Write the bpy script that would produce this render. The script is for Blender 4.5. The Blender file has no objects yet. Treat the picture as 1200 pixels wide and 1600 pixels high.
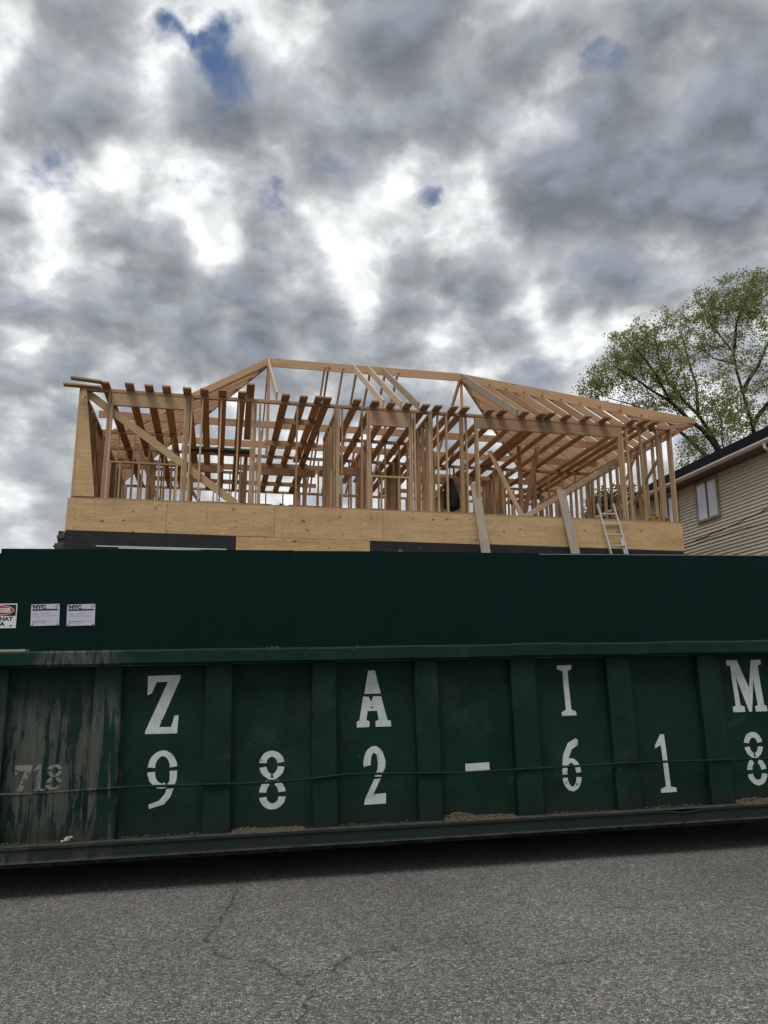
import bpy, bmesh, math, random
from mathutils import Vector, Matrix, noise as mnoise
R = math.radians
rnd = random.Random(7)
sc = bpy.context.scene
C = sc.collection

# ------------------------------------------------------------------ camera
cam_d = bpy.data.cameras.new('camera')
cam = bpy.data.objects.new('camera', cam_d); C.objects.link(cam)
cam_d.sensor_fit = 'VERTICAL'; cam_d.sensor_height = 34.6
cam_d.lens = 34.6 * 1232 / 1600
cam_d.clip_start = .05; cam_d.clip_end = 3000
_p, _r = R(12.82), R(-.28)
_fw = Vector((0, math.cos(_p), math.sin(_p))); _up = Vector((0, -math.sin(_p), math.cos(_p))); _rt = Vector((1, 0, 0))
_x = _rt*math.cos(_r) + _up*math.sin(_r); _y = _up*math.cos(_r) - _rt*math.sin(_r)
cm = Matrix((_x, _y, -_fw)).transposed().to_4x4(); cm.translation = Vector((0, 0, 1.6))
cam.matrix_world = cm
sc.camera = cam

# ------------------------------------------------------------------ node helper
class NT:
    def __init__(s, tree): s.t = tree; s.n = tree.nodes; s.l = tree.links
    def new(s, typ, **k):
        n = s.n.new(typ)
        for a, v in k.items(): setattr(n, a, v)
        return n
    def put(s, sock, v):
        if v is None: return
        if isinstance(v, bpy.types.NodeSocket): s.l.new(v, sock)
        elif isinstance(v, (tuple, list)):
            v = tuple(v)
            if sock.type == 'RGBA' and len(v) == 3: v = v + (1,)
            sock.default_value = v
        else: sock.default_value = v
    def math(s, op, a, b=None, c=None, clamp=False):
        n = s.new('ShaderNodeMath', operation=op, use_clamp=clamp)
        s.put(n.inputs[0], a); s.put(n.inputs[1], b); s.put(n.inputs[2], c)
        return n.outputs[0]
    def vmath(s, op, a, b=None):
        n = s.new('ShaderNodeVectorMath', operation=op)
        s.put(n.inputs[0], a); s.put(n.inputs[1], b)
        return n.outputs[1] if op in ('DOT_PRODUCT', 'LENGTH', 'DISTANCE') else n.outputs[0]
    def noise(s, vec, scale=5, detail=4, rough=.5, dist=0, out=0):
        n = s.new('ShaderNodeTexNoise'); s.put(n.inputs['Vector'], vec)
        n.inputs['Scale'].default_value = scale; n.inputs['Detail'].default_value = detail
        n.inputs['Roughness'].default_value = rough; n.inputs['Distortion'].default_value = dist
        return n.outputs[out]
    def vor(s, vec, scale=5, feature='F1', out='Distance', rand=1.0):
        n = s.new('ShaderNodeTexVoronoi', feature=feature); s.put(n.inputs['Vector'], vec)
        n.inputs['Scale'].default_value = scale; n.inputs['Randomness'].default_value = rand
        return n.outputs[out]
    def mapping(s, vec, scale=(1, 1, 1), loc=(0, 0, 0), rot=(0, 0, 0)):
        n = s.new('ShaderNodeMapping'); s.put(n.inputs['Vector'], vec)
        s.put(n.inputs['Scale'], scale); s.put(n.inputs['Location'], loc); s.put(n.inputs['Rotation'], rot)
        return n.outputs[0]
    def ramp(s, fac, stops, interp='LINEAR'):
        n = s.new('ShaderNodeValToRGB'); s.put(n.inputs[0], fac)
        cr = n.color_ramp; cr.interpolation = interp
        while len(cr.elements) < len(stops): cr.elements.new(.5)
        for e, (p, c) in zip(cr.elements, stops):
            e.position = p
            e.color = (c, c, c, 1) if isinstance(c, (int, float)) else tuple(c) + (1,)
        return n.outputs[0]
    def mix(s, fac, a, b, blend='MIX'):
        n = s.new('ShaderNodeMix', data_type='RGBA', blend_type=blend)
        s.put(n.inputs[0], fac); s.put(n.inputs[6], a); s.put(n.inputs[7], b)
        return n.outputs[2]
    def rng(s, v, a, b, c=0., d=1., smooth=True):
        n = s.new('ShaderNodeMapRange', interpolation_type='SMOOTHSTEP' if smooth else 'LINEAR')
        s.put(n.inputs[0], v)
        for i, q in enumerate((a, b, c, d)): s.put(n.inputs[i+1], q)
        return n.outputs[0]
    def sep(s, v):
        n = s.new('ShaderNodeSeparateXYZ'); s.put(n.inputs[0], v); return n.outputs
    def comb(s, x, y, z):
        n = s.new('ShaderNodeCombineXYZ'); s.put(n.inputs[0], x); s.put(n.inputs[1], y); s.put(n.inputs[2], z)
        return n.outputs[0]
    def bump(s, h, strength=.3, dist=.01):
        n = s.new('ShaderNodeBump'); n.inputs['Strength'].default_value = strength
        n.inputs['Distance'].default_value = dist; s.put(n.inputs['Height'], h)
        return n.outputs[0]

# ------------------------------------------------------------------ sky, sun, exposure
SUN_EL, SUN_AZ = R(58), R(200)       # azimuth clockwise from +Y: high, behind the viewer, behind cloud
w = bpy.data.worlds.new('World'); sc.world = w; w.use_nodes = True
T = NT(w.node_tree); T.n.clear()
D = T.new('ShaderNodeTexCoord').outputs['Generated']
sky = T.new('ShaderNodeTexSky', sky_type='NISHITA', sun_disc=False)
sky.sun_elevation = SUN_EL; sky.sun_rotation = SUN_AZ; sky.air_density = 1.2; sky.dust_density = .6; sky.ozone_density = 2
GAPS = [(340, 92, .036, .80), (320, 62, .022, .2), (256, 66, .022, .60), (272, 14, .026, .4), (938, 105, .024, .62), (655, 325, .015, .74), (316, 284, .028, .66), (425, 291, .022, .6), (55, 278, .030, .10), (648, 255, .02, .3), (915, 70, .02, .3), (90, 220, .03, .2), (120, 300, .04, .2)]
CLOUDS = [(200, 40, .06, -.16), (240, 270, .06, -.17), (310, 340, .05, -.15), (380, 385, .04, -.13), (205, 215, .05, -.12), (450, 160, .05, -.14), (540, 180, .045, -.14), (655, 205, .035, -.24), (590, 320, .04, -.2), (660, 335, .05, -.14), (735, 370, .05, -.18), (580, 440, .04, -.2), (470, 470, .035, -.15), (685, 535, .04, -.18), (905, 45, .05, -.2), (965, 85, .03, -.14), (880, 160, .04, -.18), (840, 245, .03, -.14), (980, 238, .03, -.15), (1040, 345, .03, -.16), (840, 468, .03, -.16), (935, 515, .035, -.14), (60, 350, .05, -.12), (110, 400, .05, -.1), (30, 110, .06, -.1), (540, 375, .03, -.13), (1010, 20, .05, -.08),
          (680, 70, .11, .22), (560, 40, .07, .12), (90, 30, .07, .13), (180, 130, .07, .12), (500, 250, .07, .15), (430, 225, .05, .12), (640, 390, .05, .16), (560, 500, .06, .08), (745, 480, .055, .20), (720, 280, .05, .14), (1090, 190, .14, .20), (1150, 330, .12, .14), (920, 330, .08, .20), (850, 380, .06, .12), (250, 510, .11, .17), (400, 520, .08, .12), (880, 545, .05, .16), (820, 100, .06, .10), (430, 400, .05, .14), (1080, 100, .09, .14), (130, 320, .03, .10), (1000, 440, .09, .10), (230, 410, .05, .08)]
dx, dy, dz = T.sep(D)
zz = T.math('ADD', T.math('MAXIMUM', dz, 0.), .42)
P = T.comb(T.math('DIVIDE', dx, zz), T.math('DIVIDE', dy, zz), 0.)
P0 = P
P = T.vmath('ADD', P, (3.1, 7.7, 0.))
def scaled(v, k):
    n = T.new('ShaderNodeVectorMath', operation='SCALE'); T.put(n.inputs[0], v); n.inputs['Scale'].default_value = k; return n.outputs[0]
wn = T.vmath('SUBTRACT', T.noise(P, 6., 4, .5, 0, out=1), (.5, .5, .5))
Pw = T.vmath('ADD', P, scaled(wn, .06))
big = T.noise(P, 3.0, 2, .5)
mid = T.noise(Pw, 11., 7, .50)
upv = T.vmath('NORMALIZE', P0)
mid_up = T.noise(T.vmath('SUBTRACT', Pw, scaled(upv, .030)), 11., 4, .50)
fine = T.noise(Pw, 30., 6, .55)
puff = T.new('ShaderNodeTexVoronoi', feature='SMOOTH_F1'); T.put(puff.inputs['Vector'], T.vmath('ADD', P, scaled(wn, .10)))
puff.inputs['Scale'].default_value = 15.; puff.inputs['Smoothness'].default_value = .7
pf = puff.outputs['Distance']
# thickness of the cloud deck, about 0..1
dens = T.math('ADD', T.math('MULTIPLY', T.math('SUBTRACT', big, .5), 1.0), .515)
dens = T.math('ADD', dens, T.math('MULTIPLY', T.math('SUBTRACT', mid, .5), 1.6))
dens = T.math('ADD', dens, T.math('MULTIPLY', T.math('SUBTRACT', fine, .5), .26))
dens = T.math('ADD', dens, T.math('MULTIPLY', T.math('SUBTRACT', .45, pf), .50))
Dw = T.vmath('NORMALIZE', T.vmath('ADD', D, scaled(T.vmath('SUBTRACT', T.noise(D, 9., 5, .6, 0, out=1), (.5, .5, .5)), .11)))
def px(x, y):
    return _fw + _x*((x-600)/1232) - _y*((y-800)/1232)
def cloud(x, y, rad, amt, gap_=False):
    """a thicker (amt > 0) or thinner (amt < 0) stretch of the deck, rad in radians"""
    d = T.vmath('DOT_PRODUCT', Dw, tuple(px(x, y).normalized()))
    g = T.rng(d, math.cos(rad*1.5), math.cos(rad*.15), 0., amt if gap_ else amt*.85)
    return g
for q in CLOUDS: dens = T.math('ADD', dens, cloud(*q))
thin = T.math('ADD', T.math('MULTIPLY', T.math('SUBTRACT', T.noise(Pw, 13., 7, .58), .5), 2.6), T.math('MULTIPLY', T.math('SUBTRACT', big, .5), -.5))
for q in GAPS: thin = T.math('ADD', thin, cloud(*q, True))
K = 12.
lum = T.ramp(dens, [(p_, tuple(c_/K for c_ in q_)) for p_, q_ in ((.0, (10.4, 10.4, 10.2)), (.20, (9.9, 9.9, 9.7)), (.31, (8.2, 8.2, 8.1)), (.42, (5.9, 5.95, 5.95)), (.54, (4.2, 4.3, 4.42)), (.68, (3.35, 3.5, 3.75)), (.85, (2.55, 2.72, 3.05)), (1., (2.2, 2.4, 2.75)))], 'B_SPLINE')
lum = T.mix(1., lum, (K*.91, K*.935, K*.955), 'MULTIPLY')
shade = T.rng(T.math('ADD', T.math('MULTIPLY', fine, .5), T.math('MULTIPLY', mid, .5)), .3, .7, 1.06, .94, False)
lum = T.mix(1., lum, T.comb(shade, shade, shade), 'MULTIPLY')
rim = T.rng(T.math('SUBTRACT', mid, mid_up), -.10, .12, .78, 1.28, False)
lum = T.mix(1., lum, T.comb(rim, rim, rim), 'MULTIPLY')
cover = T.rng(thin, 1.08, .22)
gap = T.mix(.6, sky.outputs[0], (.75, 1.25, 2.5))
hz = T.rng(dz, -.02, .40)
lum = T.mix(T.math('MULTIPLY', T.math('SUBTRACT', 1., hz), .70), lum, (5.9, 6.1, 6.2))
col = T.mix(cover, gap, lum)
bg = T.new('ShaderNodeBackground'); T.put(bg.inputs[0], col); bg.inputs[1].default_value = .1
out = T.new('ShaderNodeOutputWorld'); T.l.new(bg.outputs[0], out.inputs[0])

sun_d = bpy.data.lights.new('sun', 'SUN'); sun_d.energy = 1.5; sun_d.angle = R(25); sun_d.color = (1, .95, .88)
sun = bpy.data.objects.new('sun', sun_d); C.objects.link(sun)
sd = Vector((math.sin(SUN_AZ)*math.cos(SUN_EL), math.cos(SUN_AZ)*math.cos(SUN_EL), math.sin(SUN_EL)))
sun.rotation_euler = sd.to_track_quat('Z', 'Y').to_euler(); sun.location = sd*60
vs = sc.view_settings; vs.view_transform = 'Standard'; vs.look = 'None'; vs.exposure = .22; vs.gamma = 1; vs.use_curve_mapping = False

# ------------------------------------------------------------------ object helpers
def link(name, me, m=None, parent=None, mat=None, label=None, cat=None, kind=None, group=None):
    o = bpy.data.objects.new(name, me); C.objects.link(o)
    if parent: o.parent = parent
    if m is not None: o.matrix_basis = m
    if mat and not me.materials: me.materials.append(mat)
    tag(o, label, cat, kind, group); return o
def tag(o, label=None, cat=None, kind=None, group=None):
    for k, v in (('label', label), ('category', cat), ('kind', kind), ('group', group)):
        if v: o[k] = v
def empty(name, m, label, cat, group=None):
    o = bpy.data.objects.new(name, None); C.objects.link(o); o.matrix_basis = m
    o.empty_display_size = .2; tag(o, label, cat, None, group); return o
class MB:
    def __init__(s): s.v = []; s.f = []
    def box(s, a, b):
        i = len(s.v); x0, y0, z0 = a; x1, y1, z1 = b
        s.v += [(x0,y0,z0),(x1,y0,z0),(x1,y1,z0),(x0,y1,z0),(x0,y0,z1),(x1,y0,z1),(x1,y1,z1),(x0,y1,z1)]
        s.f += [tuple(i+k for k in q) for q in ((3,2,1,0),(4,5,6,7),(0,1,5,4),(1,2,6,5),(2,3,7,6),(3,0,4,7))]
        return s
    def poly(s, pts):
        i = len(s.v); s.v += [tuple(p) for p in pts]; s.f.append(tuple(range(i, i+len(pts)))); return s
    def prism(s, pts, ax, d0, d1):
        """closed outline pts (2-D) extruded along axis ax from d0 to d1"""
        i = len(s.v); n = len(pts)
        def P3(p, d): return (d, p[0], p[1]) if ax == 0 else ((p[0], d, p[1]) if ax == 1 else (p[0], p[1], d))
        s.v += [P3(p, d0) for p in pts] + [P3(p, d1) for p in pts]
        s.f.append(tuple(range(i, i+n))); s.f.append(tuple(range(i+2*n-1, i+n-1, -1)))
        for k in range(n):
            k2 = (k+1) % n; s.f.append((i+k2, i+k, i+n+k, i+n+k2))
        return s
    def tube(s, pts, rad, n=8, caps=True):
        pts = [Vector(p) for p in pts]; rads = rad if isinstance(rad, (list, tuple)) else [rad]*len(pts)
        base = len(s.v); prev = None
        for k, p in enumerate(pts):
            d = (pts[min(k+1, len(pts)-1)] - pts[max(k-1, 0)])
            if d.length < 1e-9: d = Vector((0, 0, 1))
            d.normalize()
            a = (prev - d*prev.dot(d)) if prev else d.orthogonal()
            if a.length < 1e-6: a = d.orthogonal()
            a.normalize(); prev = a; b = d.cross(a)
            for j in range(n):
                t = 2*math.pi*j/n; q = p + (a*math.cos(t) + b*math.sin(t))*rads[k]; s.v.append(tuple(q))
        for k in range(len(pts)-1):
            for j in range(n):
                j2 = (j+1) % n; s.f.append((base+k*n+j, base+k*n+j2, base+(k+1)*n+j2, base+(k+1)*n+j))
        if caps:
            s.f.append(tuple(base+j for j in range(n-1, -1, -1))); s.f.append(tuple(base+(len(pts)-1)*n+j for j in range(n)))
        return s
    def mesh(s, name, mat=None, smooth=False, fix=True):
        me = bpy.data.meshes.new(name); me.from_pydata(s.v, [], s.f); me.update()
        if fix:
            bm = bmesh.new(); bm.from_mesh(me); bmesh.ops.recalc_face_normals(bm, faces=bm.faces); bm.to_mesh(me); bm.free()
        if smooth:
            for p in me.polygons: p.use_smooth = True
        if mat: me.materials.append(mat)
        return me
_cache = {}
def box_mesh(L, W, H, mat, jit=0):
    k = (round(L, 2), round(W, 3), round(H, 3), mat.name)
    if k not in _cache:
        _cache[k] = MB().box((-k[0]/2, -k[1]/2, -k[2]/2), (k[0]/2, k[1]/2, k[2]/2)).mesh('board', mat)
    return _cache[k]
def stick(name, p0, p1, wid, thk, parent, mat, side=None, label=None):
    """a length of lumber from p0 to p1; wid is measured along 'side' (a vector), thk across it"""
    p0, p1 = Vector(p0), Vector(p1); d = p1-p0; L = d.length; x = d.normalized()
    s_ = Vector(side) if side is not None else Vector((0, 1, 0))
    y = (s_ - x*s_.dot(x)).normalized(); z = x.cross(y)
    m = Matrix((x, y, z)).transposed().to_4x4(); m.translation = (p0+p1)/2
    return link(name, box_mesh(L, wid, thk, mat), m, parent, label=label)

# ------------------------------------------------------------------ materials
def material(name):
    m = bpy.data.materials.new(name); m.use_nodes = True
    t = NT(m.node_tree); b = m.node_tree.nodes['Principled BSDF']
    return m, t, b
def setb(t, b, color=None, rough=None, normal=None, spec=None, metal=None):
    for k, v in (('Base Color', color), ('Roughness', rough), ('Normal', normal), ('Specular IOR Level', spec), ('Metallic', metal)):
        if v is not None: t.put(b.inputs[k], v)
def simple(name, color, rough=.6, var=.25, scale=6, metal=0, spec=.3):
    m, t, b = material(name)
    co = t.new('ShaderNodeTexCoord').outputs['Object']
    n = t.noise(co, scale, 5, .6)
    k = t.rng(n, .25, .75, 1-var, 1+var, False)
    c = t.mix(1., tuple(color), t.comb(k, k, k), 'MULTIPLY')
    setb(t, b, c, rough, None, spec, metal); return m
def lumber(name, dark, light, grain=1.0):
    m, t, b = material(name)
    co = t.new('ShaderNodeTexCoord').outputs['Object']
    ri = t.new('ShaderNodeObjectInfo').outputs['Random']
    off = t.comb(t.math('MULTIPLY', ri, 37.), t.math('MULTIPLY', ri, 91.), t.math('MULTIPLY', ri, 53.))
    v = t.vmath('ADD', co, off)
    g = t.noise(t.mapping(v, (1.2, 26, 26)), 1.6, 5, .6, .6)
    blot = t.noise(t.mapping(v, (1.6, 5, 5)), 1.0, 3, .55)
    f = t.math('ADD', t.math('MULTIPLY', g, .55), t.math('MULTIPLY', ri, .45))
    c = t.mix(t.rng(f, .2, .85), dark, light)
    c = t.mix(t.math('MULTIPLY', t.rng(blot, .5, .78), .35), c, tuple(x*.55 for x in dark))
    kn = t.vor(t.mapping(v, (1.5, 9, 9)), 1.0)
    c = t.mix(t.math('MULTIPLY', t.rng(kn, .16, .08), .7), c, tuple(x*.4 for x in dark))
    setb(t, b, c, .78, t.bump(g, .25, .004), .25); return m
M_stud = lumber('spruce_lumber', (.315, .205, .118), (.56, .395, .245))
M_joist = lumber('fir_lumber', (.30, .172, .098), (.45, .285, .17))
M_rafter = lumber('rafter_lumber', (.36, .215, .120), (.51, .34, .20))
M_pine = lumber('pine_brace', (.37, .26, .135), (.50, .37, .21))
M_pale = lumber('pale_pine_lumber', (.50, .38, .26), (.64, .52, .38))
M_grey = lumber('weathered_lumber', (.20, .17, .135), (.40, .34, .27))

def plywood():
    m, t, b = material('plywood_sheathing')
    co = t.new('ShaderNodeTexCoord').outputs['Object']
    ri = t.new('ShaderNodeObjectInfo').outputs['Random']
    off = t.comb(t.math('MULTIPLY', ri, 31.), 0., t.math('MULTIPLY', ri, 17.))
    v = t.vmath('ADD', co, off)
    g = t.noise(t.mapping(v, (.9, 1, 16)), 2.2, 6, .6, 1.4)
    big = t.noise(t.mapping(v, (.6, 1, 2.)), 1.5, 4, .6)
    c = t.ramp(g, [(.28, (.42, .27, .128)), (.5, (.54, .372, .192)), (.72, (.63, .46, .262))])
    c = t.mix(t.rng(big, .42, .72, 0., .6), c, (.37, .235, .118))
    wb = t.noise(t.mapping(v, (.8, 1, 1.4)), 2.6, 6, .68)
    c = t.mix(t.rng(wb, .52, .72, 0., .42), c, (.30, .215, .13))
    # knots
    vv = t.mapping(v, (2.9, 1, 5.0))
    vd = t.vor(t.vmath('ADD', vv, t.vmath('MULTIPLY', t.noise(v, 9, 2, .5, 0, 1), (.35, 0, .35))), 1.0)
    kn = t.rng(vd, .15, .07)
    c = t.mix(t.math('MULTIPLY', kn, .85), c, (.10, .052, .025))
    # nails and small knots
    sp = t.vor(t.mapping(v, (1, 0.01, 1)), 6.5)
    c = t.mix(t.math('MULTIPLY', t.rng(sp, .10, .055), t.rng(t.noise(v, 3.1, 1), .47, .53)), c, (.09, .055, .03))
    xs, ys, zs = t.sep(co)
    fx = t.math('ABSOLUTE', t.math('SUBTRACT', t.math('MODULO', t.math('ADD', xs, 40.06), .406), .203))
    fz = t.math('ABSOLUTE', t.math('SUBTRACT', t.math('MODULO', t.math('ADD', t.math('ADD', zs, 40.), t.math('MULTIPLY', t.noise(v, 2., 1), .2)), .15), .075))
    wob = t.math('MULTIPLY', t.math('SUBTRACT', t.noise(v, 6, 2), .5), .04)
    nd = t.math('MAXIMUM', t.math('ABSOLUTE', t.math('ADD', fx, wob)), fz)
    c = t.mix(t.math('MULTIPLY', t.rng(nd, .013, .008), t.rng(t.noise(v, 1.7, 1), .42, .50)), c, (.11, .065, .035))
    ws = t.noise(t.mapping(v, (7, 1, .6)), 1.2, 5, .65)
    c = t.mix(t.math('MULTIPLY', t.rng(ws, .56, .8), .45), c, (.20, .135, .075))
    setb(t, b, c, .75, t.bump(g, .15, .003), .25); return m
M_ply = plywood()
def felt():
    m, t, b = material('black_membrane')
    co = t.new('ShaderNodeTexCoord').outputs['Object']
    n = t.noise(t.mapping(co, (1, 1, 3)), 3, 6, .65)
    c = t.ramp(n, [(.3, (.010, .010, .012)), (.6, (.022, .022, .026)), (.8, (.05, .047, .045))])
    s_ = t.vor(t.mapping(co, (1.1, .01, 2.)), 1.3)
    c = t.mix(t.rng(s_, .10, .05), c, (.16, .12, .085))
    setb(t, b, c, .7, t.bump(n, .3, .01), .3); return m
M_felt = felt()
M_stone = simple('rough_masonry', (.085, .075, .068), .95, .5, 14)
M_white = simple('white_flashing', (.62, .62, .60), .5, .15)
M_alu = simple('aluminium', (.62, .63, .64), .38, .12, 20, .75, .5)
M_blackplastic = simple('black_fabric', (.010, .011, .014), .85, .4, 9)
M_blackboard = simple('black_board', (.02, .021, .024), .6, .3)
M_yellow = simple('yellow_plastic', (.33, .17, .035), .6, .2)
M_red = simple('faded_red_cloth', (.35, .13, .085), .9, .25)
M_greenwrap = simple('green_wrap', (.022, .065, .048), .5, .5, 7)
M_bluewrap = simple('grey_blue_wrap', (.10, .14, .19), .6, .35, 7)
M_cable = simple('black_cable', (.012, .012, .012), .6, .2)

def asphalt():
    m, t, b = material('worn_asphalt')
    co = t.new('ShaderNodeTexCoord').outputs['Object']
    dist = t.vmath('ADD', co, t.vmath('SCALE', t.noise(co, 40, 2, .5, 0, 1)))
    for n in t.n:
        if n.bl_idname == 'ShaderNodeVectorMath' and n.operation == 'SCALE': n.inputs['Scale'].default_value = .012
    st = t.vor(dist, 64, out='Color'); sv = t.sep(st)[0]
    st2 = t.sep(t.vor(dist, 130, out='Color'))[1]
    ed = t.vor(dist, 64, 'DISTANCE_TO_EDGE')
    grain = t.math('ADD', t.math('MULTIPLY', sv, .6), t.math('MULTIPLY', st2, .4))
    c = t.ramp(grain, [(.12, (.080, .080, .079)), (.42, (.180, .177, .170)), (.66, (.262, .257, .247)), (.84, (.37, .36, .342)), (.96, (.56, .54, .51))])
    hue = t.sep(t.vor(dist, 75, out='Color'))[2]
    c = t.mix(t.rng(hue, .86, .95, 0., .5), c, (.20, .125, .10))
    c = t.mix(t.rng(ed, .10, .02, 0., .8), c, (.035, .035, .036))
    big = t.noise(co, .55, 5, .6)
    k = t.rng(big, .3, .7, .80, 1.18, False)
    c = t.mix(1., c, t.comb(k, k, k), 'MULTIPLY')
    # cracks: wandering broken lines, in road metres
    def sc(v, k):
        n = t.new('ShaderNodeVectorMath', operation='SCALE'); t.put(n.inputs[0], v); t.put(n.inputs['Scale'], k); return n.outputs[0]
    w1 = sc(t.vmath('SUBTRACT', t.noise(co, 4.5, 3, .6, 0, 1), (.5, .5, .5)), .17)
    w2 = sc(t.vmath('SUBTRACT', t.noise(co, 26., 3, .65, 0, 1), (.5, .5, .5)), .05)
    pc = t.vmath('MULTIPLY', t.vmath('ADD', co, t.vmath('ADD', w1, w2)), (1, 1, 0))
    best = None
    for ln in CRACKS:
        for A, B in zip(ln[:-1], ln[1:]):
            ba = (B[0]-A[0], B[1]-A[1], 0.); bb = ba[0]**2+ba[1]**2
            pa = t.vmath('SUBTRACT', pc, (A[0], A[1], 0.))
            hh = t.math('MULTIPLY', t.vmath('DOT_PRODUCT', pa, ba), 1/bb, None, True)
            d_ = t.vmath('LENGTH', t.vmath('SUBTRACT', pa, sc(ba, hh)))
            best = d_ if best is None else t.math('MINIMUM', best, d_)
    wv = t.rng(t.noise(co, 7, 4, .6), .34, .72, .001, .026, False)
    mk = t.rng(t.math('DIVIDE', best, wv), 1.0, .3)
    wide = t.math('MULTIPLY', t.rng(best, .16, .01), t.rng(t.noise(co, 10, 4, .6), .42, .7))
    c = t.mix(t.math('MULTIPLY', wide, .55), c, (.055, .054, .054))
    c = t.mix(t.math('MULTIPLY', mk, .62), c, (.022, .022, .022))
    stn = t.noise(co, 1.3, 5, .62)
    c = t.mix(t.rng(stn, .60, .80, 0., .35), c, (.07, .07, .07))
    h = t.math('ADD', t.math('MULTIPLY', t.rng(ed, 0., .12), .8), t.math('MULTIPLY', sv, .6))
    setb(t, b, c, .85, t.bump(h, .8, .006), .25); return m

def dumpster_paint(de):
    m, t, b = material('worn_green_paint')
    tc = t.new('ShaderNodeTexCoord'); tc.object = de
    co = tc.outputs['Object']; x, y, z = t.sep(co)
    n = t.noise(co, 2.2, 6, .62)
    c = t.ramp(n, [(.3, (.0034, .0190, .0132)), (.55, (.0052, .0265, .0186)), (.8, (.0092, .036, .026))])
    st = t.math('ADD', t.math('MULTIPLY', t.noise(t.mapping(co, (7, 1, .6)), 2., 8, .70, .6), .6), t.math('MULTIPLY', t.noise(t.mapping(co, (2.6, 1, 1.1)), 1.9, 7, .66), .4))
    # retouched and faded patches
    pt1 = t.noise(t.mapping(co, (1.4, 1, 1.0)), 1.5, 6, .62, .8)
    c = t.mix(t.rng(pt1, .50, .60, 0., .55), c, (.0042, .016, .0135))
    pt2 = t.noise(t.mapping(co, (1.1, 1, 1.6), (5, 0, 3)), 1.8, 6, .66, .6)
    c = t.mix(t.rng(pt2, .52, .70, 0., .75), c, (.0185, .036, .028))
    # pale drips and scuffs
    sc_ = t.noise(t.mapping(co, (24, 2, 1.6)), 1.6, 6, .7)
    c = t.mix(t.math('MULTIPLY', t.rng(sc_, .64, .74), t.rng(x, 1.5, .8, .03, .7)), c, (.085, .085, .075))
    sc3 = t.noise(t.mapping(co, (3, 2, 2.4)), 1.9, 7, .72)
    c = t.mix(t.rng(sc3, .58, .80, 0., .35), c, (.020, .040, .033))
    # bare grey patch where the old paint has gone (left bay and its rib)
    wob = t.math('MULTIPLY', t.math('SUBTRACT', t.noise(co, 3.0, 5, .6), .5), .35)
    xw = t.math('ADD', x, wob)
    zone = t.math('MULTIPLY', t.rng(xw, -.30, -.12), t.rng(xw, .80, .70))
    zone = t.math('MULTIPLY', zone, t.rng(t.math('ADD', z, t.math('MULTIPLY', st, .9)), 1.95, 1.45))
    bare = t.math('MULTIPLY', zone, t.rng(st, .530, .485))
    toprail = t.math('MULTIPLY', t.math('MULTIPLY', t.rng(xw, .0, .12), t.rng(xw, .80, .62)), t.rng(z, 1.55, 1.57))
    bare = t.math('MAXIMUM', bare, t.math('MULTIPLY', toprail, t.rng(t.noise(t.mapping(co, (9, 1, 2)), 2.2, 5, .6), .62, .45)))
    gn = t.noise(t.mapping(co, (9, 1, 1.2)), 3, 6, .7)
    grey = t.ramp(gn, [(.3, (.042, .047, .041)), (.6, (.078, .084, .075)), (.8, (.122, .128, .116))])
    c = t.mix(bare, c, grey)
    # rust and road grime along the foot of each bay
    rn = t.noise(t.mapping(co, (2, 1, 3)), 2.3, 6, .7)
    rust = t.math('MULTIPLY', t.rng(t.math('ADD', z, t.math('MULTIPLY', rn, .5)), .60, .32), t.rng(z, .118, .13))
    c = t.mix(t.math('MULTIPLY', rust, .6), c, (.017, .015, .011))
    sill = t.math('MULTIPLY', t.rng(z, .124, .118), t.rng(rn, .30, .62, .35, .9))
    c = t.mix(sill, c, (.019, .022, .020))
    c = t.mix(t.math('MULTIPLY', t.rng(z, .014, .009), t.rng(rn, .35, .6, .2, .8)), c, (.085, .085, .078))  # bottom lip catching the light: highlight painted in as a pale edge
    fl = t.vor(t.mapping(co, (14, 4, 14)), 1.)
    c = t.mix(t.math('MULTIPLY', t.rng(fl, .14, .07), t.rng(t.noise(co, 1.7, 3), .5, .62)), c, (.06, .05, .042))
    h = t.math('ADD', t.noise(co, 28, 4, .6), t.math('MULTIPLY', st, .5))
    setb(t, b, c, t.rng(n, .3, .7, .52, .7), t.bump(h, .12, .006), .14); return m

def stencil_paint(de, name, amount, tint):
    m, t, b = material(name)
    tc = t.new('ShaderNodeTexCoord'); tc.object = de
    co = tc.outputs['Object']
    n = t.noise(t.mapping(co, (3, 1, 3)), 3.5, 8, .72)
    s_ = t.noise(t.mapping(co, (30, 1, 4)), 1.5, 6, .7)
    c = t.mix(t.rng(n, .40, .75), tint, tuple(k*.72 for k in tint))
    wear = t.math('MAXIMUM', t.rng(n, amount+.02, amount+.10), t.rng(s_, amount+.05, amount+.12))
    c = t.mix(wear, c, (.05, .06, .052))
    sp = t.vor(t.mapping(co, (1, .01, 1)), 9)
    c = t.mix(t.math('MULTIPLY', t.rng(sp, .12, .06), t.rng(t.noise(co, 2.2, 1), .5, .56)), c, (.04, .05, .045))
    setb(t, b, c, .7, None, .3); return m

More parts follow.
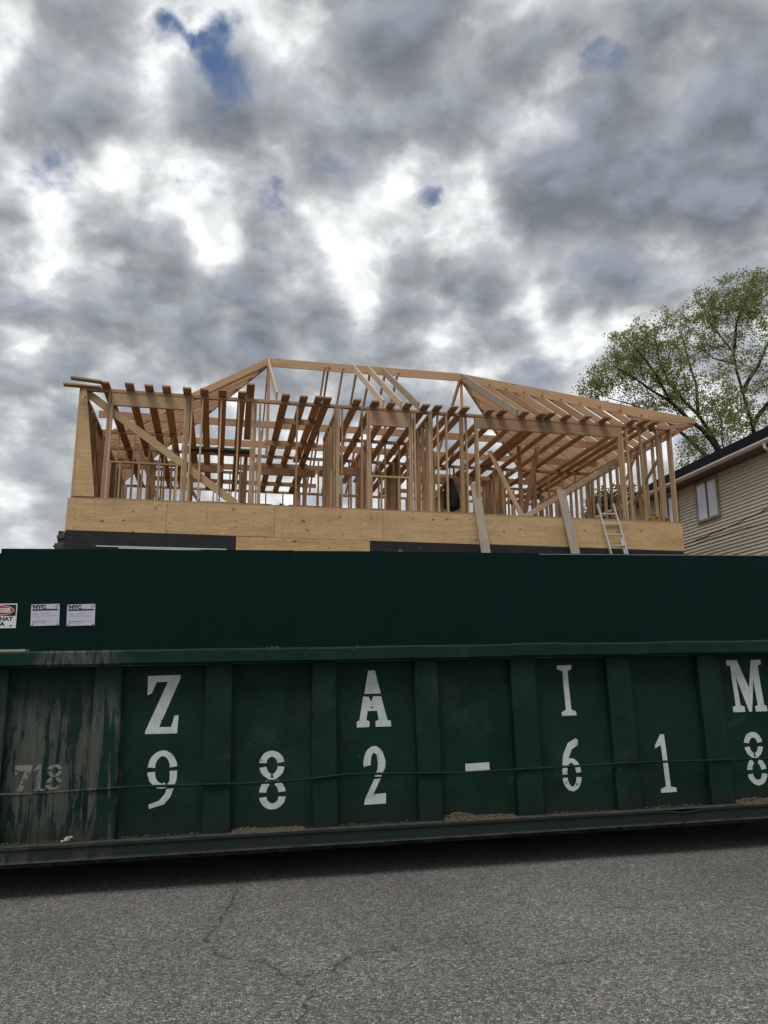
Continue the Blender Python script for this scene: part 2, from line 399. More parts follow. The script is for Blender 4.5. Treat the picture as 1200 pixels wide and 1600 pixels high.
def fence_paint():
    m, t, b = material('dark_green_fence_paint')
    co = t.new('ShaderNodeTexCoord').outputs['Object']
    ri = t.new('ShaderNodeObjectInfo').outputs['Random']
    n = t.noise(t.mapping(co, (1.2, 1, .35)), 2.4, 7, .65)
    g = t.noise(t.mapping(co, (34, 1, 1.4)), 2, 5, .6)
    k = t.math('ADD', t.math('MULTIPLY', n, .7), t.math('MULTIPLY', ri, .12))
    c = t.mix(t.rng(k, .25, .8), (.0028, .0150, .0128), (.0044, .0200, .0170))
    sp = t.vor(t.mapping(co, (1, .01, 1)), 5)
    c = t.mix(t.math('MULTIPLY', t.rng(sp, .05, .02), .6), c, (.06, .07, .06))
    setb(t, b, c, .8, t.bump(g, .1, .004), .08); return m

# ------------------------------------------------------------------ ground frame (street runs uphill to the right)
def frame(ya, sl):
    ya, sl = R(ya), R(sl)
    ux = Vector((math.cos(ya)*math.cos(sl), math.sin(ya)*math.cos(sl), math.sin(sl)))
    uy = Vector((-math.sin(ya), math.cos(ya), 0)); return ux, uy, ux.cross(uy)
SX, SY, SZ = frame(10.54, 1.18)
def smat(loc):
    m = Matrix((SX, SY, SZ)).transposed().to_4x4(); m.translation = Vector(loc); return m
ROAD = smat((0, 0, 0))
def rpt(x, y):    # picture column/row to road metres (used once, to read crack positions off)
    d = px(x, y); o = Vector((0, 0, 1.6)); t_ = -(o.dot(SZ))/d.dot(SZ); p = o+d*t_
    return p.dot(SX), p.dot(SY)
CRACKS = [[(.07, 7.4), (.05, 7.0), (.01, 6.6), (-.05, 6.2), (-.13, 5.9), (-.06, 5.6), (.02, 5.43), (.24, 5.33), (.36, 5.0), (.48, 4.76), (.38, 4.4), (.35, 3.6)],
          [(.36, 5.0), (.60, 5.04), (.74, 5.28), (1.05, 5.36), (1.5, 5.5)], [(1.9, 4.85), (2.15, 4.78)], [(2.75, 5.85), (3.05, 5.7), (3.3, 5.75)]]
M_road = asphalt()
def grid_mesh(name, x0, x1, y0, y1, nx, ny, z, mat):
    mb = MB()
    for j in range(ny+1):
        for i in range(nx+1): mb.v.append((x0+(x1-x0)*i/nx, y0+(y1-y0)*j/ny, z))
    for j in range(ny):
        for i in range(nx):
            a = j*(nx+1)+i; mb.f.append((a, a+1, a+nx+2, a+nx+1))
    return mb.mesh(name, mat, fix=False)
M_dirt = simple('packed_earth', (.10, .082, .062), .95, .4, 1.5)
M_conc = simple('pavement_concrete', (.26, .25, .235), .9, .2, 3)
link('ground', grid_mesh('ground', -900, 900, -900, 900, 20, 20, -.03, M_dirt), ROAD, kind='structure')
link('road', grid_mesh('road', -300, 300, -6, 9.35, 60, 8, 0, M_road), ROAD, kind='structure')
kb = MB()
for i in range(-14, 18): kb.box((i*1.5, 9.352, -.02), (i*1.5+1.492, 9.50, .13))
link('kerb', kb.mesh('kerb', M_conc), ROAD, kind='structure')
pv = MB()
for i in range(-14, 18): pv.box((i*1.5, 9.503, -.02), (i*1.5+1.492, 10.9, .125))
link('pavement', pv.mesh('pavement', M_conc), ROAD, kind='structure')

# ------------------------------------------------------------------ dumpster
DM = smat((-3., 6.83, .253))
GZ = -(Vector((-3., 6.83, .253)).dot(SZ))         # road level in dumpster metres
# base at the road
DB = smat(Vector((-3., 6.83, .253)) + SZ*GZ)
dump = empty('dumpster', DB, 'long dark green steel dumpster with white stencilled letters and digits, standing on the road', 'dumpster')
DZ = -GZ                                          # add to heights measured from the sill
M_paint = dumpster_paint(dump)
# heights in paint material use the empty's frame: shift coordinates there
for n in list(M_paint.node_tree.nodes):
    if n.bl_idname == 'ShaderNodeTexCoord':
        t = NT(M_paint.node_tree); outs = [l.to_socket for l in n.outputs['Object'].links]
        a = t.vmath('ADD', n.outputs['Object'], (0, 0, -DZ))
        for s_ in outs: t.l.new(a, s_)
def dz(m3): return Matrix.Translation((0, 0, DZ)) @ m3 if m3 is not None else Matrix.Translation((0, 0, DZ))
def dpart(name, mb, mat=None, smooth=False, label=None, kind=None):
    me = mb if isinstance(mb, bpy.types.Mesh) else mb.mesh(name, None, smooth)
    return link(name, me, dz(None), dump, mat or M_paint, label=label, kind=kind)
UL, UR = -1.46, 8.32
RIBS = [(-1.40, -1.165), (-.44, -.195), (.515, .75), (1.47, 1.71), (2.428, 2.657), (3.40, 3.63), (4.355, 4.61), (5.355, 5.61), (6.345, 6.595), (7.30, 7.55), (8.08, 8.31)]
rb = MB(); rb.box((0, 0, 0), (1, 1, 1))
for a, b_ in RIBS:
    mb = MB(); e = .012
    mb.prism([(a+e, .165), (b_-e, .165), (b_, .175), (b_, .259), (a, .259), (a, .175)], 2, .118, 1.565)
    dpart('rib', mb)
BAYS = []
def dent(u, z_, a, b_, sd_):
    s_, t_ = (u-a)/(b_-a), (z_-.118)/(1.565-.118)
    edge = max(0, min(1, 5*min(s_, 1-s_)))*max(0, min(1, 6*min(t_, 1-t_)))
    return .26 + .8*edge*(mnoise.noise(Vector((u*2.2, z_*2.0, sd_)))*.018 + mnoise.noise(Vector((u*5, z_*4, sd_)))*.004 + .012)
def bay(a, b_):
    mb = MB(); nx, nz = 20, 32; sd_ = rnd.random()*50; BAYS.append((a, b_, sd_))
    for j in range(nz+1):
        for i in range(nx+1):
            u = a+(b_-a)*i/nx; z_ = .118+(1.565-.118)*j/nz
            mb.v.append((u, dent(u, z_, a, b_, sd_), z_))
    for j in range(nz):
        for i in range(nx):
            q = j*(nx+1)+i; mb.f.append((q, q+1, q+nx+2, q+nx+1))
    dpart('side_panel', mb.mesh('side_panel', None, True, fix=False))
for k in range(len(RIBS)-1): bay(RIBS[k][1], RIBS[k+1][0])
# top rail, slightly knocked about
mb = MB(); N = 90
prof = [(.07, 1.585), (.085, 1.57), (.275, 1.57), (.285, 1.585), (.285, 1.685), (.27, 1.70), (.088, 1.70), (.07, 1.682)]
for i in range(N+1):
    u = UL+(UR-UL)*i/N
    dv = mnoise.noise(Vector((u*.9, 3.3, 0)))*.012; dw = mnoise.noise(Vector((u*1.7, 9.1, 0)))*.006 + (.008 if 4.4 < u < 4.9 else 0)
    for v_, w_ in prof: mb.v.append((u, v_+dv, w_+dw*(1 if w_ > 1.62 else .5)))
n = len(prof)
for i in range(N):
    for k in range(n): mb.f.append((i*n+k, i*n+(k+1) % n, (i+1)*n+(k+1) % n, (i+1)*n+k))
mb.f.append(tuple(range(n))); mb.f.append(tuple(range((N+1)*n-1, N*n-1, -1)))
dpart('top_rail', mb)
# bottom channel
mb = MB(); prof = [(-.012, 0.), (-.012, .010), (.012, .020), (.014, .098), (.0, .104), (.0, .114), (.012, .117), (.30, .117), (.30, 0.)]
n = len(prof)
for i in range(N+1):
    u = UL+(UR-UL)*i/N
    dv = mnoise.noise(Vector((u*1.1, 5.7, 0)))*.010; dip = -.022*math.exp(-((u-5.95)/.12)**2)
    for k, (v_, w_) in enumerate(prof): mb.v.append((u, v_+dv, w_+(dip if k in (4, 5, 6) else 0)))
for i in range(N):
    for k in range(n): mb.f.append((i*n+k, i*n+(k+1) % n, (i+1)*n+(k+1) % n, (i+1)*n+k))
mb.f.append(tuple(range(n))); mb.f.append(tuple(range((N+1)*n-1, N*n-1, -1)))
dpart('bottom_channel', mb)
# dust lying on the ledge of the channel
def rustmat():
    m, t, b = material('ledge_grime')
    co = t.new('ShaderNodeTexCoord').outputs['Object']
    nn = t.noise(co, 9, 6, .65)
    c = t.ramp(nn, [(.3, (.012, .020, .016)), (.55, (.045, .042, .034)), (.8, (.11, .095, .072))])
    setb(t, b, c, .95); return m
M_grime = rustmat()
mb = MB(); NN = 300
for i in range(NN+1):
    u = UL+.05+(UR-UL-.1)*i/NN
    f = .02 + .03*abs(mnoise.noise(Vector((u*3.1, 1.2, 4))))
    dv = mnoise.noise(Vector((u*1.1, 5.7, 0)))*.010
    for v_ in (f+dv, .10, .164): mb.v.append((u, v_, .1205))
for i in range(NN):
    for k in range(2): mb.f.append((i*3+k, (i+1)*3+k, (i+1)*3+k+1, i*3+k+1))
dpart('ledge_dust', mb.mesh('ledge_dust', None, fix=False), M_grime)
# rod along the side
rod = [(-1.4, .53), (-.7, .527), (-.181, .525), (.12, .519), (.478, .53), (.842, .539), (1.15, .535), (1.486, .531), (1.75, .525), (2.067, .523), (2.4, .537), (2.755, .561), (3.1, .553), (3.316, .545), (3.801, .53), (4.299, .535), (4.8, .54), (5.333, .545), (5.42, .552), (6.2, .54), (6.985, .53), (7.6, .535), (8.3, .53)]
dpart('tie_rod', MB().tube([(u, .148 + .006*math.sin(u*3), w_) for u, w_ in rod], .0115, 8).mesh('tie_rod', None, True))
# body behind
mb = MB(); mb.box((UL, 2.42, .118), (UR, 2.45, 1.60)); dpart('back_panel', mb)
mb = MB(); mb.box((UL+.002, .302, 0.), (UR-.002, 2.418, .10)); dpart('floor_plate', mb)
mb = MB(); mb.box((UL-.02, .30, .119), (UL+.02, 2.415, 1.60)); dpart('end_panel', mb)
mb = MB(); mb.box((UR-.02, .30, .119), (UR+.02, 2.415, 1.60)); dpart('end_panel', mb)
mb = MB(); mb.box((UL, 2.38, 1.603), (UR, 2.50, 1.70)); dpart('top_rail', mb)
for v_ in (.75, 1.62):
    mb = MB(); mb.box((UL+.1, v_, -.17), (UR-.1, v_+.10, -.002)); dpart('skid_rail', mb)
for i in range(15):
    u = UL+.3+i*.66; mb = MB(); mb.box((u, .303, -.08), (u+.07, .748, -.003)); dpart('cross_member', mb)
for u in (UL+.5, UR-.7):
    for v_ in (.50, 1.75):
        dpart('roller', MB().tube([(u, v_, -.155), (u, v_+.22, -.155)], .095, 20).mesh('roller', None, False))

# --- stencilled characters: outlines in a unit box (x right, y up)
def arc(cx, cy, rx, ry, a0, a1, tx, ty, n=14):
    o_ = [(cx+rx*math.cos(R(a0+(a1-a0)*i/n)), cy+ry*math.sin(R(a0+(a1-a0)*i/n))) for i in range(n+1)]
    i_ = [(cx+(rx-tx)*math.cos(R(a0+(a1-a0)*i/n)), cy+(ry-ty)*math.sin(R(a0+(a1-a0)*i/n))) for i in range(n, -1, -1)]
    return o_+i_
GL = {
 'Z': [[(.02, 1), (1, 1), (1, .94), (.40, .11), (.76, .11), (.84, .30), (.97, .31), (.95, 0), (0, 0), (0, .05), (.62, .89), (.28, .89), (.16, .70), (.02, .66)]],
 'A': [[(.36, 1), (.56, 1), (.72, .585), (.24, .585)], [(.20, .535), (.36, .535), (.42, .44), (.50, .535), (.735, .535), (.91, .11), (1, .10), (1, .0), (.55, .0), (.55, .10), (.64, .12), (.60, .28), (.33, .28), (.28, .12), (.37, .10), (.37, 0), (0, 0), (0, .10), (.08, .12)]],
 'I': [[(0, 1), (.95, 1), (.95, .93), (.68, .88), (.68, .12), (1, .07), (1, 0), (.05, 0), (.05, .07), (.34, .12), (.34, .88), (0, .93)]],
 'M': [[(0, 1), (.30, 1), (.56, .46), (.72, 1), (1, 1), (1, .91), (.91, .89), (.93, .12), (1, .10), (1, 0), (.66, 0), (.66, .10), (.74, .12), (.72, .62), (.545, 0), (.47, 0), (.22, .70), (.25, .12), (.36, .10), (.36, 0), (.02, 0), (.02, .10), (.12, .12), (.10, .89), (0, .91)]],
 '9': [arc(.5, .68, .5, .32, 6, 174, .25, .10), arc(.5, .66, .5, .32, 186, 290, .25, .09), [(1, .64), (.75, .64), (.75, .46), (.66, .40), (.9, .36), (.99, .5)], [(.66, .335), (.90, .335), (.80, .19), (.60, .07), (.10, 0), (.08, .075), (.42, .14), (.60, .24)]],
 '8': [arc(.5, .765, .47, .235, 8, 172, .26, .11), arc(.5, .745, .47, .235, 188, 262, .26, .09), arc(.5, .745, .47, .235, 278, 352, .26, .09), [(.30, .53), (.70, .53), (.62, .50), (.38, .50)], arc(.5, .26, .5, .255, 8, 66, .27, .09), arc(.5, .26, .5, .255, 114, 172, .27, .09), arc(.5, .235, .5, .235, 188, 352, .27, .10)],
 '2': [arc(.5, .70, .5, .30, 40, 190, .33, .12), [(.88, .893), (.63, .815), (.66, .70), (.62, .58), (.50, .47), (.80, .47), (.99, .62), (1, .74)], [(.47, .43), (.77, .43), (.42, .17), (1, .18), (.98, 0), (0, 0), (.04, .10)]],
 '-': [[(0, 0), (1, .05), (1, 1), (0, .93)]],
 '6': [[(.80, 1), (.95, .98), (.90, .87), (.60, .80), (.38, .62), (.42, .55), (.10, .46), (.03, .52), (.12, .70), (.40, .92)], arc(.5, .33, .5, .30, 5, 130, .27, .09), arc(.5, .32, .5, .14, 165, 176, .27, .03), [(0, .36), (.26, .36), (.32, .52), (.08, .50)], arc(.5, .29, .5, .29, 187, 353, .27, .09)],
 '1': [[(.42, 1), (.66, 1), (.68, .10), (1, .07), (1, 0), (.04, 0), (.04, .06), (.38, .10), (.37, .82), (.0, .76), (.0, .81)]],
 '7': [[(0, 1), (1, 1), (1, .9), (.5, 0), (.15, 0), (.6, .78), (.2, .78), (.12, .64), (0, .64)]],
}
M_letter = stencil_paint(dump, 'white_stencil_paint', .60, (.52, .57, .55))
M_old = stencil_paint(dump, 'faded_stencil_paint', .50, (.20, .20, .185))
def glyph(ch, u0, u1, w0, w1, mat, label, lean=0.):
    mb = MB()
    for poly in GL[ch]:
        pts = [(u0+(u1-u0)*x + lean*(y-.5), w0+(w1-w0)*y) for x, y in poly]
        mb.poly([(x+rnd.uniform(-.002, .002), .25, y+rnd.uniform(-.002, .002)) for x, y in pts])
    me = mb.mesh('painted_character', mat, fix=False)
    bm = bmesh.new(); bm.from_mesh(me); bmesh.ops.triangulate(bm, faces=bm.faces)
    for ax, lo, hi in ((0, u0, u1), (2, w0, w1)):
        k = lo-.03
        while k < hi+.03:
            n_ = [0, 0, 0]; n_[ax] = 1; c_ = [0, .25, 0]; c_[ax] = k
            bmesh.ops.bisect_plane(bm, geom=bm.verts[:]+bm.edges[:]+bm.faces[:], plane_co=c_, plane_no=n_); k += .03
    by = min(BAYS, key=lambda q: abs((q[0]+q[1])/2-(u0+u1)/2))
    for v_ in bm.verts: v_.co.y = dent(v_.co.x, v_.co.z, *by)-.0022     # the paint follows the dented sheet
    bmesh.ops.recalc_face_normals(bm, faces=bm.faces)
    bm.to_mesh(me); bm.free()
    nm = 'painted_letter' if ch.isalpha() else ('painted_dash' if ch == '-' else 'painted_digit')
    link(nm, me, dz(None), dump, label=label)
for ch, u0, u1, w0, w1, ln in (('Z', .955, 1.245, .967, 1.475, .0), ('A', 2.855, 3.178, .962, 1.48, .0), ('I', 4.875, 5.035, 1.005, 1.49, -.01), ('M', 6.735, 7.13, .985, 1.505, -.01),
                         ('9', .985, 1.240, .335, .822, .0), ('8', 1.955, 2.195, .28, .785, -.01), ('2', 2.91, 3.117, .278, .79, .0), ('-', 3.883, 4.123, .515, .603, 0.),
                         ('6', 4.848, 5.045, .30, .785, .0), ('1', 5.845, 6.02, .245, .795, -.02), ('8', 6.825, 7.045, .265, .785, -.01)):
    glyph(ch, u0, u1, w0, w1, M_letter, 'white stencilled %s painted on the steel' % ('dash' if ch == '-' else ch), ln)
for ch, u0, u1 in (('7', -.105, .03), ('1', .045, .135), ('8', .15, .28)):
    glyph(ch, u0, u1, .53, .745, M_old, 'small worn stencilled %s' % ch)

# --- debris on the ledge
def lump(mb, c, r, rr):
    bm = bmesh.new(); bmesh.ops.create_icosphere(bm, subdivisions=1, radius=1)
    i = len(mb.v); sq = rr.uniform(.5, .9)
    for v in bm.verts:
        k = r*rr.uniform(.7, 1.2); mb.v.append((c[0]+v.co.x*k*1.25, c[1]+v.co.y*k, c[2]+v.co.z*k*sq))
    for f in bm.faces: mb.f.append(tuple(i+v.index for v in f.verts))
    bm.free()
M_sand = simple('sandy_debris', (.095, .078, .056), .95, .45, 60)
mb = MB()
def heap(u0, u1, h, n):
    N_ = 26
    base = len(mb.v)
    for i in range(N_+1):
        u = u0+(u1-u0)*i/N_; s_ = max(0, math.sin(math.pi*i/N_))**.7
        for k, v_ in enumerate((.05, .11, .17, .255)):
            hh = h*s_*(0, .45, .8, 1)[k]*(1+.8*mnoise.noise(Vector((u*9, v_*8, 2)))+.5*mnoise.noise(Vector((u*27, v_*20, 7)))) if k else 0
            mb.v.append((u, v_, .122+max(0, hh)))
    for i in range(N_):
        for k in range(3):
            q = base+i*4+k; mb.f.append((q, q+4, q+5, q+1))
    for _ in range(n):
        s_ = rnd.random(); u = u0+(u1-u0)*s_; v_ = rnd.uniform(.06, .25)
        lump(mb, (u, v_, .124+h*max(0, math.sin(math.pi*s_))**.7*min(1, (v_-.03)/.15)), rnd.choice((.004, .006, .008, .013)), rnd)
for a in ((1.72, 1.98, .016, 90), (1.90, 2.36, .008, 70), (3.63, 3.95, .042, 200), (3.85, 4.33, .013, 120), (6.61, 7.0, .03, 140), (6.8, 7.27, .02, 80), (7.6, 8.0, .02, 40)): heap(*a)
for a_, b_, n_ in ((2.67, 3.35, 60), (4.65, 5.3, 50), (.8, 1.45, 70), (-.18, .5, 60), (5.65, 6.3, 70), (3.45, 3.62, 8), (-1.1, -.5, 30)):
    for _ in range(n_):
        u_ = a_+(b_-a_)*rnd.random()**1.6; lump(mb, (u_, rnd.choice((rnd.uniform(.20, .255), rnd.uniform(.05, .25))), .1225), rnd.choice((.003, .004, .006, .009)), rnd)
link('debris_grit', mb.mesh('debris_grit', M_sand), DB @ Matrix.Translation((0, 0, DZ)), label='sandy grit and crumbs of rubble lying along the dumpster ledge', cat='debris', kind='stuff')
mb = MB(); lump(mb, (.375, .12, .150), .028, rnd); lump(mb, (.405, .115, .165), .018, rnd); lump(mb, (.345, .10, .140), .018, rnd)
link('rubble_lump', mb.mesh('rubble_lump', simple('pale_rubble', (.42, .36, .28), .9, .3, 30)), DB @ Matrix.Translation((0, 0, DZ)), label='pale lump of rubble on the dumpster ledge under the bare grey bay', cat='rubble')
mb = MB(); mb.box((-.9, .36, 1.665), (-.12, .50, 1.735))
link('wood_offcut', mb.mesh('wood_offcut', M_grey), DB @ Matrix.Translation((0, 0, DZ)), label='weathered wood offcut poking above the left end of the dumpster rim', cat='wood')
mb = MB()
for u_ in (2.02, 2.06, 2.10, 2.85, 2.01, 2.12): lump(mb, (u_, .12, 1.704), rnd.choice((.008, .012)), rnd)
link('rim_crumbs', mb.mesh('rim_crumbs', M_sand), DB @ Matrix.Translation((0, 0, DZ)), label='few pale crumbs lying on top of the dumpster rim', cat='debris', kind='stuff')

# ------------------------------------------------------------------ site fence
FV = 3.2
fence = empty('site_fence', smat(Vector((-3., 6.83, .253)) + SY*FV + SZ*GZ), 'tall dark green painted plywood construction fence behind the dumpster', 'fence')
M_fence = fence_paint(); M_fpost = simple('fence_post_wood', (.22, .16, .10), .85, .3)
FT = DZ+3.145
def fmat(loc): return Matrix.Translation(loc)
us = [-3.62, -2.40, -1.178]
while us[-1] < 14: us.append(us[-1]+(1.22))
for i in range(len(us)-1):
    a, b_ = us[i], us[i+1]; drop = -.06 if b_ <= -1.17 else (rnd.uniform(-.004, .002) if a < 1.4 else (-.004*(a-1.4)))
    top = FT+max(drop, -.06)
    mb = MB(); mb.box((-(b_-a)/2+.0015, 0, -1.3), ((b_-a)/2-.0015, .018, 1.3))
    z0 = .10; hh = top-z0
    mb = MB(); mb.box((-(b_-a)/2+.001, 0, 0), ((b_-a)/2-.001, .018, hh))
    o = link('plywood_panel', mb.mesh('plywood_panel', M_fence), Matrix.Translation(((a+b_)/2, rnd.uniform(-.002, .002), z0)), fence)
    mb = MB(); mb.box((-.045, .022, 0), (.045, .11, hh-.08))
    link('post', mb.mesh('post', M_fpost), Matrix.Translation((b_, 0, z0)), fence)
mb = MB(); mb.box((6.15, .0, FT-.052), (9.8, .02, FT-.040)); 
for z_ in (.5, 1.7, 2.95):
    mb = MB(); mb.box((-3.6, .112, z_), (14, .15, z_+.09)); link('rail', mb.mesh('rail', M_fpost), None, fence)
mb = MB(); mb.box((5.95, -.003, FT-.036), (9.7, .03, FT-.024))
link('edge_strip', mb.mesh('edge_strip', simple('dull_strip', (.16, .19, .18), .6, .3)), Matrix.Rotation(R(0), 4, 'Y'), fence)

# signs
def text_mesh(body, size, mat, bold=0.0, sx=1.0):
    cu = bpy.data.curves.new('t', 'FONT'); cu.body = body; cu.size = size; cu.offset = bold; cu.extrude = .0006
    cu.align_x = 'LEFT'; cu.resolution_u = 3
    ob = bpy.data.objects.new('t', cu); C.objects.link(ob)
    bpy.context.view_layer.update()
    me = bpy.data.meshes.new_from_object(ob.evaluated_get(bpy.context.evaluated_depsgraph_get()))
    bpy.data.objects.remove(ob); bpy.data.curves.remove(cu)
    me.transform(Matrix.Rotation(R(90), 4, 'X') @ Matrix.Diagonal((sx, 1, 1, 1)))
    me.materials.clear(); me.materials.append(mat); return me
M_paper = simple('permit_paper', (.52, .52, .62), .6, .05); M_signw = simple('sign_white', (.66, .67, .66), .5, .05)
M_ink = simple('black_ink', (.012, .012, .014), .6, .1); M_inkb = simple('navy_ink', (.03, .035, .075), .6, .1)
M_inkg = simple('grey_ink', (.22, .22, .28), .6, .1); M_redink = simple('red_sign_ink', (.42, .02, .03), .5, .1)
def sgn(u0, w0, rot=0.):
    return smat(Vector((-3., 6.83, .253)) + SY*(FV-.0045) + SX*u0 + SZ*w0) @ Matrix.Rotation(R(rot), 4, 'Y')
def plate(parent, name, x0, x1, z0, z1, y0, y1, mat):
    mb = MB(); mb.box((x0, y0, z0), (x1, y1, z1)); return link(name, mb.mesh(name, mat), None, parent)
def permit(u0, w0, rot, label):
    s_ = empty('permit_notice', sgn(u0, w0, rot), label, 'notice', 'permit notices on the fence')
    W, H = .335, .268
    plate(s_, 'sheet', 0, W, 0, H, -.004, .0, M_paper)
    link('printed_text', text_mesh('NYC', .062, M_ink, .0035, 1.15), Matrix.Translation((.022, -.0048, .215)), s_)
    plate(s_, 'printed_bar', .016, W-.016, .187, .207, -.0052, -.0042, M_inkb)
    plate(s_, 'printed_stamp', W-.05, W-.028, .222, .247, -.0052, -.0042, M_inkg)
    for i, (z_, a, b_) in enumerate(((.208, .15, .215), (.150, .03, .07), (.152, .12, .22), (.138, .03, .09), (.118, .02, .30), (.055, .02, .31), (.047, .02, .18), (.03, .02, .08), (.03, .12, .17))):
        plate(s_, 'printed_line', a, b_, z_, z_+.004, -.0049, -.0042, M_inkg)
    for x_, z_ in ((.02, .012), (W-.02, .012), (W-.012, H-.014), (.012, H-.014)):
        plate(s_, 'fixing', x_-.008, x_+.008, z_-.006, z_+.006, -.0062, -.0042, M_ink)
permit(-.768, 2.172, -1.2, 'white permit notice with navy bar on the green fence, nearer to the hard hat sign')
permit(-.345, 2.168, -1.2, 'white permit notice with navy bar on the green fence, farthest from the hard hat sign')
s_ = empty('danger_sign', sgn(-1.375, 2.150, .0), 'white danger hard hat area sign with red oval, at the fence end', 'sign')
W, H = .44, .302
plate(s_, 'board', 0, W, 0, H, -.004, .0, M_signw)
plate(s_, 'header_panel', .012, W-.012, .150, H-.014, -.0049, -.0042, M_ink)
def oval(cx, cz, rx, rz, y0, y1, mat, name, par):
    mb = MB(); mb.prism([(cx+rx*math.cos(2*math.pi*i/40), cz+rz*math.sin(2*math.pi*i/40)) for i in range(40)], 1, y0, y1); link(name, mb.mesh(name, mat), None, par)
oval(W/2, .219, .186, .062, -.0055, -.0046, M_signw, 'oval_border', s_)
oval(W/2, .219, .178, .055, -.0061, -.0052, M_redink, 'red_oval', s_)
link('printed_text', text_mesh('DANGER', .073, M_signw, .003, 1.0), Matrix.Translation((.073, -.0066, .194)), s_)
link('printed_text', text_mesh('HARD HAT', .066, M_ink, .003, 1.12), Matrix.Translation((.025, -.0048, .092)), s_)
link('printed_text', text_mesh('AREA', .066, M_ink, .003, 1.12), Matrix.Translation((.125, -.0048, .030)), s_)
plate(s_, 'printed_stamp', W-.075, W-.045, .018, .04, -.0052, -.0042, M_inkg)

# ------------------------------------------------------------------ house under construction
HY = R(11.908); HB = .15; FL = 5.846-HB
HM = Matrix.Translation((-6.994, 17.086, HB)) @ Matrix.Rotation(HY, 4, 'Z')
house = empty('house_frame', HM, 'unfinished two storey wooden house frame with open studs, hip rafters and plywood band', 'house')
LN, DP, PH = 15.05, 9.0, 2.64                     # length, depth, top of plate above the floor
X, Y, Z = Vector((1, 0, 0)), Vector((0, 1, 0)), Vector((0, 0, 1))
def H(u, v, w_): return Vector((u, v, w_+FL))
def hs(name, a, b_, wid, thk, mat, side, label=None): return stick(name, H(*a), H(*b_), wid, thk, house, mat, side, label)
def jit(s_=.006): return rnd.uniform(-s_, s_)
def vstud(u, v, w0, w1, across, mat=None, name='stud'):
    """a stud at (u, v); 'across' is the direction of its 89 mm face"""
    return hs(name, (u+jit(), v, w0), (u+jit(), v, w1), .089, .040, mat or M_stud, across)
PT = PH-.076                                      # underside of the double plate
def stud_wall(a, b_, w0=0., top=PH, sp=.406, skip=(), mat=None, ends=True, dbl=True):
    a, b_ = Vector(a), Vector(b_); d = b_-a; L = d.length; x = d.normalized(); n_ = Vector((-x.y, x.x))
    ac = (n_.x, n_.y, 0)
    def pt(s_, w_): p = a+x*s_; return (p.x, p.y, w_)
    hs('bottom_plate', pt(0, w0+.02), pt(L, w0+.02), .089, .038, mat or M_stud, ac)
    hs('top_plate', pt(0, top-.02), pt(L, top-.02), .089, .037, mat or M_joist, ac)
    if dbl: hs('top_plate', pt(0, top-.058), pt(L, top-.058), .089, .037, mat or M_joist, ac)
    s_ = .02
    while s_ < L:
        if not any(p < s_ < q for p, q in skip):
            p = a+x*s_; vstud(p.x, p.y, w0+.04, top-.077, ac, mat)
        s_ += sp
    if ends: p = b_-x*.02; vstud(p.x, p.y, w0+.04, top-.077, ac, mat)
V0 = .045                                          # centre line of the front wall
# --- front wall
hs('bottom_plate', (0, V0, .02), (LN, V0, .02), .089, .038, M_stud, Y)
for w_ in (PH-.019, PH-.057):
    q = 0
    for e in (4.9, 9.7, LN):
        hs('top_plate', (q+.001, V0, w_), (e-.001, V0, w_), .095, .036, M_joist, Y); q = e
for u in (.02, .65, .69, 2.415, 2.455, 2.52, 2.76, 3.20, 3.61, 3.93, 3.975, 4.02, 4.12, 5.01, 5.93, 5.985, 6.03, 6.12, 6.61, 6.755, 7.87, 7.95, 8.33, 8.38, 8.54, 8.77, 9.14, 9.19, 9.29, 13.74, 14.13, 14.62, 15.02):
    wmat = M_stud
    vstud(u, V0, .04, PT, Y, wmat)
for u in (6.80, 7.82): vstud(u, V0, .04, 2.19, Y, M_stud)          # jacks of the small opening
for u in (.735, 2.372): vstud(u, V0, .04, 2.25, Y, M_stud)
for u in (9.54, 9.585, 13.50, 13.545, 13.59): vstud(u, V0, .04, 2.27, Y, M_stud)
for u in (4.16, 5.86): vstud(u, V0, .04, 1.85 if u < 5 else .95, Y, M_stud)
def header(u0, u1, w0, w1):
    for v in (.026, .066): hs('header', (u0, v, (w0+w1)/2), (u1, v, (w0+w1)/2), w1-w0, .037, M_stud, Z)
header(.712, 2.395, 2.255, PT-.002); header(6.782, 7.838, 2.195, PT-.002); header(9.52, 13.61, 2.275, PT-.002)
hs('header_trim', (6.84, .02, 2.18), (7.78, .02, 2.18), .07, .022, M_stud, Y)
hs('window_sill', (.757, V0, .895), (2.35, V0, .895), .089, .038, M_stud, Y)
for u in (.78, 1.00, 1.42, 1.86, 2.26): vstud(u, V0, .04, .876, Y, M_stud, 'cripple_stud')
hs('window_sill', (6.822, V0, .87), (7.798, V0, .87), .089, .038, M_stud, Y)
for u in (6.85, 7.10, 7.53, 7.77): vstud(u, V0, .04, .851, Y, M_stud, 'cripple_stud')
# wide offcut of sheathing at the left corner and a let-in brace
mb = MB(); mb.prism([(.045, .05), (.50, .05), (.15, PH-.06), (.045, PH-.06)], 1, -.016, -.002)
link('corner_sheathing', mb.mesh('corner_sheathing', M_ply), Matrix.Translation((0, 0, FL)), house)
hs('diagonal_brace', (.12, .112, 2.56), (3.62, .112, .06), .175, .04, M_pine, Z)
